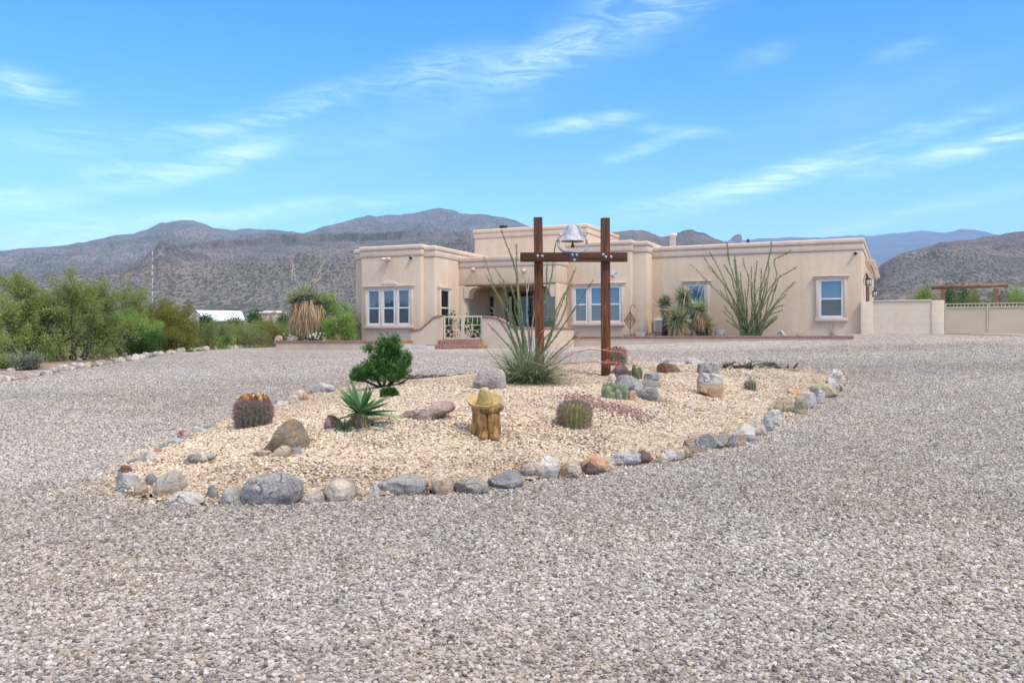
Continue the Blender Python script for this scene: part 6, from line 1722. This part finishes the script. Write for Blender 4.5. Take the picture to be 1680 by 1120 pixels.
for pts in ([(628,640),(635,610),(632,575),(640,555)],[(628,638),(612,612),(613,585),(604,571)],[(630,638),(650,620),(662,605),(669,585)],[(628,638),(600,625),(586,617)],[(632,636),(660,615),(676,608)],[(635,638),(655,630),(673,619)]):
    m.tube([gl(*p) for p in pts],[0.03,0.022,0.014,0.008][:len(pts)],6)
m.build('trunk', M['bark'], root)
# twigs and litter on the gravel behind it
r = np.random.default_rng(82); m = MB()
lx0, ly0, lz0 = at(690, 622)
lit = empty('twig_pile', (lx0, ly0, lz0), 0, label='dark dry twigs on the gravel right of the green shrub', cat='twigs')
for k in range(110):
    x = r.uniform(-1.5,1.1); y = r.uniform(-0.35,0.35)-0.22*x*0.4; a = r.uniform(-0.6,0.6); L = r.uniform(0.1,0.4)
    z = gz(lx0+x,ly0+y)-lz0+0.035
    m.tube([(x,y,z),(x+L*0.5*math.cos(a),y+L*0.5*math.sin(a),z+r.uniform(0,0.05)),(x+L*math.cos(a),y+L*math.sin(a),z+r.uniform(0,0.03))],[0.008,0.007,0.004],4)
m.build('twigs', M['bark'], lit)

# spiky green yucca in the bed ------------------------------------------------
ax_, ay_, az_ = at(590, 704); ka = ay_/F; r = np.random.default_rng(83)
root = empty('spiky_yucca', (ax_, ay_+0.05, gz(ax_,ay_+0.05)), 0, label='bright green spiky yucca with broad stiff blades and a pale shaggy stem', cat='yucca')
n = 64; D = sph_dirs(n, r, -0.22, 1.0); D = D[np.argsort(D[:,2])]
up = np.clip(D[:,2],0,1)
V,Fc = blades(np.tile([0,0,24*ka],(n,1))+D*0.04, D, (0.46-0.10*up)*r.uniform(0.85,1.1,n), 0.072, 0.07, r, 4); link('crown', np_mesh('crown',V,Fc), M['blade2'], root)
m = MB(); m.lathe([(0.055,-0.05),(0.075,0.05),(0.085,22*ka*0.75),(0.06,26*ka)], n=16); m.build('stem', M['stalk'], root)
n = 160; a = r.uniform(0,6.28,n); C = np.stack([0.07*np.cos(a),0.07*np.sin(a),r.uniform(0.02,0.18,n)],1); D = np.stack([np.cos(a)*0.5,np.sin(a)*0.5,-np.ones(n)*0.7],1)+r.normal(size=(n,3))*0.2
V,Fc = blades(C, D, r.uniform(0.06,0.16,n), 0.014, 0.05, r, 2); V[:,2] = np.maximum(V[:,2], 0.015); link('skirt', np_mesh('skirt',V,Fc), M['dryblade'], root)
px_, py_, pz_ = at(567, 710); root = empty('yucca_pup', (px_,py_,pz_), 0, label='small green yucca shoot left of the spiky yucca stem', cat='yucca')
D = sph_dirs(22,r,0.35,1.0); V,Fc = blades(np.zeros((22,3)), D, 0.21*r.uniform(0.8,1.1,22), 0.028, 0.06, r, 3); link('crown', np_mesh('crown',V,Fc), M['blade2'], root)
px_, py_, pz_ = at(637, 655); root = empty('leafy_plant', (px_,py_+0.1,gz(px_,py_+0.1)), 0, label='small round dark green leafy plant left of the pinkish boulder', cat='plant')
n = 420; D = sph_dirs(n,r,-0.1,1.0); V,Fc = leaf_quads(D*np.array([0.11,0.10,0.09])*r.uniform(0.4,1,(n,1))+[0,0,0.05], D+r.normal(size=(n,3))*0.5, 0.065, 0.038, r); link('foliage', np_mesh('foliage',V,Fc), M['green'], root)

# cacti -------------------------------------------------------------------------
def barrel(px0, px1, py0, py1, label, ribs, skin, spine, seed, nsp=34, fruit=None, splen=0.05, dome=0.75, group='barrel cacti in the bed'):
    r = np.random.default_rng(seed)
    x,y,z = at((px0+px1)/2, py1); k = y/F; Rr = 0.5*(px1-px0)*k*0.93; H = (py1-py0)*k*0.97
    root = empty('barrel_cactus', (x, y+Rr*0.9, gz(x,y+Rr*0.9)), 0, label=label, cat='cactus', group=group)
    nv, nt = ribs*6, 18; V = []
    def surf(a, t):
        zz = H*(t**0.9); pr = (1-(np.clip((t-0.30)/0.70,0,1))**2.6*0.93)*(0.86+0.14*np.clip(t/0.3,0,1))
        rib = 1-0.13*(0.5-0.5*np.cos(a*ribs))
        rad = Rr*pr*rib*0.96
        zz = H*dome_f(t)
        return np.stack([rad*np.cos(a), rad*np.sin(a), zz], -1)
    def dome_f(t): return np.sin(np.clip(t,0,1)*math.pi/2)**0.95
    A,T = np.meshgrid(np.linspace(0,2*math.pi,nv,endpoint=False), np.linspace(0,1,nt))
    V = surf(A,T).reshape(-1,3); V[:,2] -= 0.0
    V[:nv,2] = -0.06
    link('body', np_mesh('body', V, grid_faces(nv,nt,True), True), skin, root)
    ra = np.repeat(np.arange(ribs)*2*math.pi/ribs, nsp); ts = np.tile(np.linspace(0.05,0.80 if fruit else 0.99,nsp), ribs)
    Pc = surf(ra, ts); nrm = Pc-np.array([0,0,H*0.35]); nrm /= np.linalg.norm(nrm,axis=1,keepdims=True)
    reps = 11 if fruit else 6; Pc = np.repeat(Pc,reps,0); nr_ = np.repeat(nrm,reps,0)+r.normal(size=(len(nrm)*reps,3))*0.62
    V,Fc = leaf_quads(Pc, nr_, splen*r.uniform(0.5,1.2,len(Pc)), 0.0055, r); link('spines', np_mesh('spines',V,Fc), spine, root)
    if fruit:
        vs, fs = ico(2); parts, pd = [], []
        for j in range(fruit):
            a = r.uniform(0,6.28); rr_ = Rr*r.uniform(0.30,0.80); c = np.array([rr_*math.cos(a), rr_*math.sin(a), H*(0.99-0.20*(rr_/Rr)**2)+0.032])
            s = np.array([0.030,0.030,0.060])*(Rr/0.23)
            o_ = (vs*s+c, fs); (parts if j%(7 if fruit > 40 else 3) == 0 else pd).append(o_)
            if j%6 == 1: parts.append((vs*np.array([0.02,0.02,0.018])*(Rr/0.23)*0.7+c+[0,0,-0.03], fs))
        if parts: V,Fc = cat_mesh(parts); link('ripe_fruit', np_mesh('ripe_fruit',V,Fc,True), M['fruit_yel'], root)
        if pd: V,Fc = cat_mesh(pd); link('dry_blossoms', np_mesh('dry_blossoms',V,Fc,True), M['fruit_dark'], root)
    return root
barrel(376,440,656,707,'barrel cactus crowned with dark blooms and a yellow fruit on the left of the bed', 22, M['cactus'], M['spine_red'], 91, 26, 60, 0.060)
barrel(914,975,665,709,'olive green barrel cactus with pinkish spines at the front of the bed', 20, M['cactus_y'], M['spine_red'], 92, 26, None, 0.052)
barrel(999,1028,572,602,'barrel cactus with yellow fruits half hidden behind the right post', 18, M['cactus'], M['spine_red'], 93, 18, 26, 0.085)
barrel(1223,1244,626,644,'small grey globe cactus alone on the right of the bed', 14, M['cactus'], M['spine_pale'], 94, 16, None, 0.035)
def column_cluster(items, label, skin, spine, seed, name='column_cactus'):
    r = np.random.default_rng(seed)
    cx_ = sum(0.5*(a+b) for a,b,_,_ in items)/len(items); x0,y0,z0 = at(cx_, max(i[3] for i in items)-2)
    root = empty(name, (x0,y0,z0), 0, label=label, cat='cactus')
    for (a,b,t_,bt) in items:
        x,y,z = at((a+b)/2, bt); y += 0.03; k = y/F; Rr = 0.5*(b-a)*k; H = (bt-t_)*k*1.15+0.03
        ribs = 12; nv, nt = ribs*4, 14
        A,T = np.meshgrid(np.linspace(0,2*math.pi,nv,endpoint=False), np.linspace(0,1,nt))
        rad = Rr*(0.84+0.16*np.sin(T*math.pi))*np.sqrt(np.clip(1-np.clip((T-0.55)/0.45,0,1)**2.2,0.0004,1))*(1-0.10*(0.5-0.5*np.cos(A*ribs)))
        V = np.stack([rad*np.cos(A), rad*np.sin(A), T*H*1.04-0.01], -1).reshape(-1,3)
        o = link('stem', np_mesh('stem',V,grid_faces(nv,nt,True),True), skin, root, (x-x0,y+Rr*0.5-y0,gz(x,y)-z0))
        ns = 420; i = r.integers(0,ribs,ns); tt = r.random(ns); aa_ = i*2*math.pi/ribs
        rd = Rr*(0.84+0.16*np.sin(tt*math.pi))*np.sqrt(np.clip(1-np.clip((tt-0.55)/0.45,0,1)**2.2,0,1))
        P = np.stack([rd*np.cos(aa_), rd*np.sin(aa_), tt*H*1.04-0.03],1); d = P-np.array([0,0,H*0.4]); d /= np.linalg.norm(d,axis=1,keepdims=True)
        V,Fc = leaf_quads(P, d+r.normal(size=(ns,3))*0.7, 0.022, 0.004, r); link('spines', np_mesh('spines',V,Fc), spine, o)
M['column'] = mottled('column_cactus_skin', (0.15,0.19,0.075), (0.25,0.29,0.13), 12, 0.7, 0.3)
column_cluster([(987.5,994,640,656),(993,1003.5,639,658),(1001.5,1010,650,659),(1009,1019,644,660),(1021,1032,637,660),(1014,1022,633,650),(989,996,633,645),(995,1001,631,645),(1001,1008,631,646),(1004,1013,634,648),(1026,1030,634,645),(998,1004.5,637,648)],
    'cluster of pale green column cactus stems below the right post', M['column'], M['spine_pale'], 95)
column_cluster([(1023,1030,610,624),(1029,1037,612,625),(1037,1046,604,624),(1044,1055,607,625),(1041,1050,612,627),(1035,1040,611,624)],
    'grey-green cactus clump behind the blue-grey rock', M['cactus'], M['spine_pale'], 96, 'clump_cactus')

# strip of red lava stones in the bed
r = np.random.default_rng(97); vs, fs = ico(1); parts = []
for kk_ in range(620):
    t_ = r.random(); 
    px_ = 925+ (1062-925)*t_ + r.normal()*7; py_ = 654+(692-654)*max(0,(t_-0.10))*1.05 + r.normal()*4.0
    x,y,z = at(px_, py_); s = r.uniform(0.008,0.019)*np.array([1,r.uniform(.7,1),r.uniform(.6,.9)])
    parts.append((vs*s*(1+0.25*r.normal(size=(len(vs),1)))+np.array([x,y,z+0.040]), fs))
V,Fc = cat_mesh(parts)
tag(link('lava_gravel', np_mesh('lava_gravel',V,Fc), leaf_mat('lava_stone',(0.16,0.07,0.06),(0.26,0.13,0.11),(0.38,0.22,0.19),0.0,0.9)), 'strip of dark red stones running right from behind the olive barrel cactus', 'gravel', kind='stuff')

# dead wood at the back of the bed and cholla skeleton
def deadwood(px, py, label, seed, n, spread, L, upright=0.2, mat='bark', rad=0.018):
    r = np.random.default_rng(seed); x0,y0,z0 = at(px,py); root = empty('driftwood', (x0,y0,z0), 0, label=label, cat='dead wood'); m = MB()
    for k in range(n):
        x = r.normal()*spread; y = r.normal()*0.12; a = r.uniform(-0.5,0.5); l = L*r.uniform(0.5,1.2); z = gz(x0+x,y0+y)-z0+0.04+r.uniform(0,0.05)
        d = np.array([math.cos(a),math.sin(a)*0.5,r.uniform(-0.05,upright)]); p = np.array([x-l/2,y,z])
        m.tube([p, p+d*l*0.5+r.normal(size=3)*0.02, p+d*l],[rad,rad*0.8,rad*0.45],6)
    m.build('branches', M[mat], root); return root
deadwood(1270,607,'pile of dry twigs along the back edge of the bed',101,22,0.36,0.22,0.15,'bark',0.009)
deadwood(1210,609,'weathered grey driftwood log on the back edge of the bed',102,4,0.08,0.26,0.35,'bark',0.035)
x0,y0,z0 = at(1297,607); root = empty('dead_stalk', (x0,y0,z0), 0, label='two dark dead stalks standing up near the right tip of the bed', cat='dead stalk'); m = MB()
m.tube([(-0.06,0,0),(-0.055,0,0.13)],[0.022,0.018],6); m.tube([(0.04,0,0.0),(0.10,0,0.08),(0.16,0,0.16)],[0.03,0.03,0.016],6); m.build('stalks', M['bark'], root)
x0,y0,z0 = at(1230,608); root = empty('leafy_plant', (x0,y0,z0), 0, label='tiny green plant beside the driftwood at the back of the bed', cat='plant')
V,Fc = leaf_quads(r.normal(size=(200,3))*[0.05,0.04,0.04]+[0,0,0.07], sph_dirs(200,r,-.2,1), 0.05, 0.022, r); link('foliage', np_mesh('foliage',V,Fc), M['green'], root)
x0,y0,z0 = at(1262,603); root = empty('leafy_plant', (x0,y0,z0), 0, label='low green plant among the dry twigs on the back edge', cat='plant')
V,Fc = leaf_quads(r.normal(size=(220,3))*[0.10,0.04,0.03]+[0,0,0.06], sph_dirs(220,r,-.2,1), 0.05, 0.022, r); link('foliage', np_mesh('foliage',V,Fc), M['green'], root)
x0,y0,z0 = at(1141,616) if False else at(1203,615); 
x0,y0,z0 = at(326,764); root = empty('cholla_skeleton', (x0,y0,z0), 0, label='pale bleached cholla skeleton lying on the gravel at left', cat='dead wood')
vs, fs = ico(3); pp = []
for (dx,dz,s) in ((-0.09,0.02,0.055),(-0.02,0.05,0.07),(0.05,0.05,0.06),(0.11,0.07,0.045),(0.0,0.02,0.06),(0.15,0.09,0.035)):
    q_ = vs*s*np.array([1.1,0.8,0.8]); q_ = q_*(1+0.35*fbm(vs*2.5+dx*31,7,3)[:,None]); pp.append((q_+[dx,0,dz+0.02],fs))
V,Fc = cat_mesh(pp); link('branches', np_mesh('branches',V,Fc,True), CREAM, root)
# bare little shrub before the right window
root = empty('bare_shrub', qloc(1364,-1.0,ZR), 0, label='small bare branching shrub under the far right window', cat='bush'); m = MB(); r = np.random.default_rng(103); kb = hY(1364,-1.0)/F
for (tx,ty) in ((1353,528),(1358,524),(1366,520),(1372,526),(1376,531),(1351,535),(1378,536)):
    m.tube([(0,0,-0.05),((tx-1364)*kb*0.3,0,(547-ty)*kb*0.5),((tx-1364)*kb,r.uniform(-.1,.1),(547-ty)*kb)],[0.012,0.009,0.004],5)
m.build('stem', M['bark'], root)

# courtyard greenery behind the gate
root = empty('potted_plant', hw(hu(777,-2.4),-2.4,1.62), 0, label='green plant in the court behind the gate', cat='plant'); r = np.random.default_rng(104)
V,Fc = leaf_quads(r.normal(size=(900,3))*[0.22,0.2,0.16]+[0,0,0.40], sph_dirs(900,r,-.5,1), 0.12, 0.05, r); link('foliage', np_mesh('foliage',V,Fc), M['green'], root)
m = MB(); m.lathe([(0.16,0),(0.22,0.28),(0.24,0.30)], n=16); m.build('pot', M['rust'], root)
root = empty('potted_plant', hw(hu(736,-2.7),-2.7,1.62), 0, label='leafy plant behind the left leaf of the gate', cat='plant')
V,Fc = leaf_quads(r.normal(size=(260,3))*[0.14,0.12,0.18]+[0,0,0.55], sph_dirs(260,r,-.5,1), 0.12, 0.05, r); link('foliage', np_mesh('foliage',V,Fc), M['green'], root)
m = MB(); m.lathe([(0.12,0),(0.17,0.26),(0.18,0.28)], n=14); m.build('pot', M['rust'], root)

# greenery beyond the drive gate and behind the house
GB = 'green bushes behind the drive gate'
for i,(px,Y,wid,top,mat,lab) in enumerate([(1512,46,62,474,'mesq2','pale green bush behind the block wall left of the timber arch'),(1568,50,52,463,'green','taller green bush between the arch posts'),(1600,47,60,474,'scrub','grey-green bush under the arch crossbeam'),
        (1652,45,44,478,'sage','dull green bush right of the arch posts'),(1683,43,50,470,'mesq2','bright green bush at the right border behind the gate'),(1535,60,60,480,'scrub','hazy bush far behind the block wall')]):
    creosote(px, Y, wid, top, 110+i, lab, mat, 9000, GB, 'desert_bush', 0.085, 0.10, 9)
# scrub on the plain
def clump_mesh(seed, n, W, H, L):
    r = np.random.default_rng(seed); c = r.normal(size=(7,3))*[W*0.25,W*0.25,H*0.12]+[0,0,H*0.45]
    P = c[r.integers(0,7,n)]+r.normal(size=(n,3))*[W*0.16,W*0.16,H*0.20]; P[:,2] = np.abs(P[:,2])
    return leaf_quads(P, sph_dirs(n,r,-0.3,1), L*r.uniform(0.6,1.4,n), L*0.5, r)
r = np.random.default_rng(120); cl_ = [clump_mesh(130+i, 420, 2.4, 1.5, 0.17) for i in range(6)]; parts = []
for k in range(1500):
    Y = 46*(r.random()**-0.62 if False else math.exp(r.random()*math.log(12))); px = r.uniform(-120,560) if r.random() < .75 else r.uniform(1480,1800)
    x = (px-CX)/F*Y
    a = r.uniform(0,6.28); V,Fc = cl_[k%6]
    zz = float(base_z(np.array([x]),np.array([Y]))[0]) + max(0,(math.hypot(x,Y)-150)*0.012)
    s = float(np.clip(((CY-(529 if px < 700 else 500))/F*Y+CAMZ-zz)/1.5, 0.25, 1.5))*r.uniform(0.55,1.0)
    Rm = np.array([[math.cos(a),-math.sin(a),0],[math.sin(a),math.cos(a),0],[0,0,1]])
    parts.append((V@Rm.T*s+[x,Y,zz], Fc))
V,Fc = cat_mesh(parts)
tag(link('desert_scrub', np_mesh('desert_scrub',V,Fc), M['scrub']), 'distant green desert scrub covering the plain below the hills', 'scrub', kind='stuff')

for i,(px,Y,wd,top,lab) in enumerate([(338,120,26,515,'dark small tree before the left end of the white metal roof'),(385,140,30,517,'thin small tree before the middle of the white metal roof'),(418,110,24,508,'small dark tree right of the white metal roof'),(466,130,30,513,'rounded far tree behind the shaggy yucca')]):
    x = (px-CX)/F*Y; z = float(base_z(np.array([x]),np.array([Y]))[0]); w_ = wd*Y/F; h_ = CAMZ+(CY-top)/F*Y-z
    root = empty('desert_tree', (x,Y,z), 0, label=lab, cat='tree', group='far small trees around the white metal roof'); r = np.random.default_rng(140+i)
    n = 900; P = r.normal(size=(n,3))*[w_*0.24,w_*0.2,h_*0.13]+[0,0,h_*0.68]; P[:,2] = np.clip(P[:,2],0.2,h_)
    V,Fc = leaf_quads(P, sph_dirs(n,r,-.4,1), 0.30, 0.16, r); link('crown', np_mesh('crown',V,Fc), M['green' if i != 1 else 'scrub'], root)
    m = MB(); m.tube([(0,0,-0.3),(0.1,0,h_*0.4),(0,0,h_*0.8)],[0.12,0.09,0.04],6); m.tube([(0.08,0,h_*0.35),(w_*0.2,0,h_*0.75)],[0.07,0.03],6); m.build('trunk', M['bark'], root)
# far buildings and the mast
def far(px, Y): x = (px-CX)/F*Y; return x, float(base_z(np.array([x]),np.array([Y]))[0]) + max(0,(math.hypot(x,Y)-150)*0.012)
Yf = 190.0; kf = Yf/F; x0,z0 = far(322,Yf)
bar = empty('metal_roof_house', (x0,Yf,z0), 0, label='far low house with a white metal gable roof beyond the scrub', cat='house')
def fz(py): return CAMZ+(CY-py)*kf-z0
L_ = (408-322)*kf; hwid = 17*kf
m = MB(); m.box(0.4,L_-0.4,-hwid*0.6,hwid,-3,fz(523)); m.prism_y([(-hwid*0.72,fz(524)),(hwid*0.9,fz(524)),(0.0,fz(509.5))],0.0,0.5); m.build('wall', mottled('far_wall',(0.36,0.31,0.25),(0.42,0.37,0.3),1,0.9,0.1), bar)
ridge0, ridge1 = (0.2,hwid*0.2,fz(508.5)), (L_*0.80,hwid*0.2,fz(510.5))
m = MB(); m.add([(-0.3,hwid*0.2,fz(508.5)),(L_*0.85,hwid*0.2,fz(510)),(L_,-hwid,fz(524.5)),(L_*0.30,-hwid,fz(526.5)),(-0.3,hwid*0.2,fz(508.5)-0.2),(L_*0.85,hwid*0.2,fz(510)-0.2),(L_,-hwid,fz(524.5)-0.2),(L_*0.30,-hwid,fz(526.5)-0.2)],
      [(0,3,2,1),(4,5,6,7),(0,1,5,4),(1,2,6,5),(2,3,7,6),(3,0,4,7)])
m.build('roof', mottled('white_metal_roof',(0.68,0.69,0.70),(0.80,0.81,0.82),0.6,0.4,0.05), bar)
m = MB(); m.add([(-0.31,hwid*0.2,fz(509)),(-hwid*1.15,-hwid*0.2,fz(527)),(L_*0.30,-hwid*0.95,fz(527)),(-0.31,hwid*0.2,fz(509)-0.5),(-hwid*1.15,0.8,fz(527)),(L_*0.28,0.2,fz(527))],[(0,1,2),(3,5,4)]); m.build('gable', mottled('gable_grey',(0.33,0.29,0.24),(0.4,0.35,0.29),1,0.9,0.1), bar)
Yf = 300.0; kf = Yf/F; x0,z0 = far(443,Yf)
h2 = empty('distant_house', (x0,Yf,z0), 0, label='very distant tan house left of the shaggy yucca', cat='house')
m = MB(); m.box(-22*kf,20*kf,0,6,-3,CAMZ+(CY-513)*kf-z0); m.build('wall', M['stucco_trim'], h2)
m = MB(); m.add([(-23*kf,-0.5,CAMZ+(CY-513)*kf-z0),(21*kf,-0.5,CAMZ+(CY-513)*kf-z0),(14*kf,4,CAMZ+(CY-509)*kf-z0),(-12*kf,4,CAMZ+(CY-509)*kf-z0),(21*kf,7,CAMZ+(CY-513)*kf-z0),(-23*kf,7,CAMZ+(CY-513)*kf-z0)],[(0,1,2,3),(1,4,2),(4,5,3,2),(5,0,3),(0,5,4,1)]); m.build('roof', mottled('far_roof',(0.5,0.42,0.35),(0.6,0.5,0.42),1,0.8,0.1), h2)
Yf = 420.0; kf = Yf/F; x0,z0 = far(250,Yf)
mast = empty('radio_mast', (x0,Yf,z0), 0, label='thin red and white lattice radio mast rising before the mesa', cat='mast')
r0 = 0.22
m1, m2 = MB(), MB(); ztop_ = CAMZ+(CY-412)*kf-z0; N_ = 12
for i in range(N_):
    mm = m1 if i%2 else m2; a, b = ztop_*i/N_, ztop_*(i+1)/N_
    for k in range(3):
        an = k*2.094; mm.tube([(r0*math.cos(an),r0*math.sin(an),a),(r0*math.cos(an),r0*math.sin(an),b)],0.06,4); an2 = an+2.094; mm.tube([(r0*math.cos(an),r0*math.sin(an),a),(r0*math.cos(an2),r0*math.sin(an2),b)],0.04,4)
m1.build('white_section', M['white_vinyl'], mast); m2.build('grey_section', M['galv'], mast)
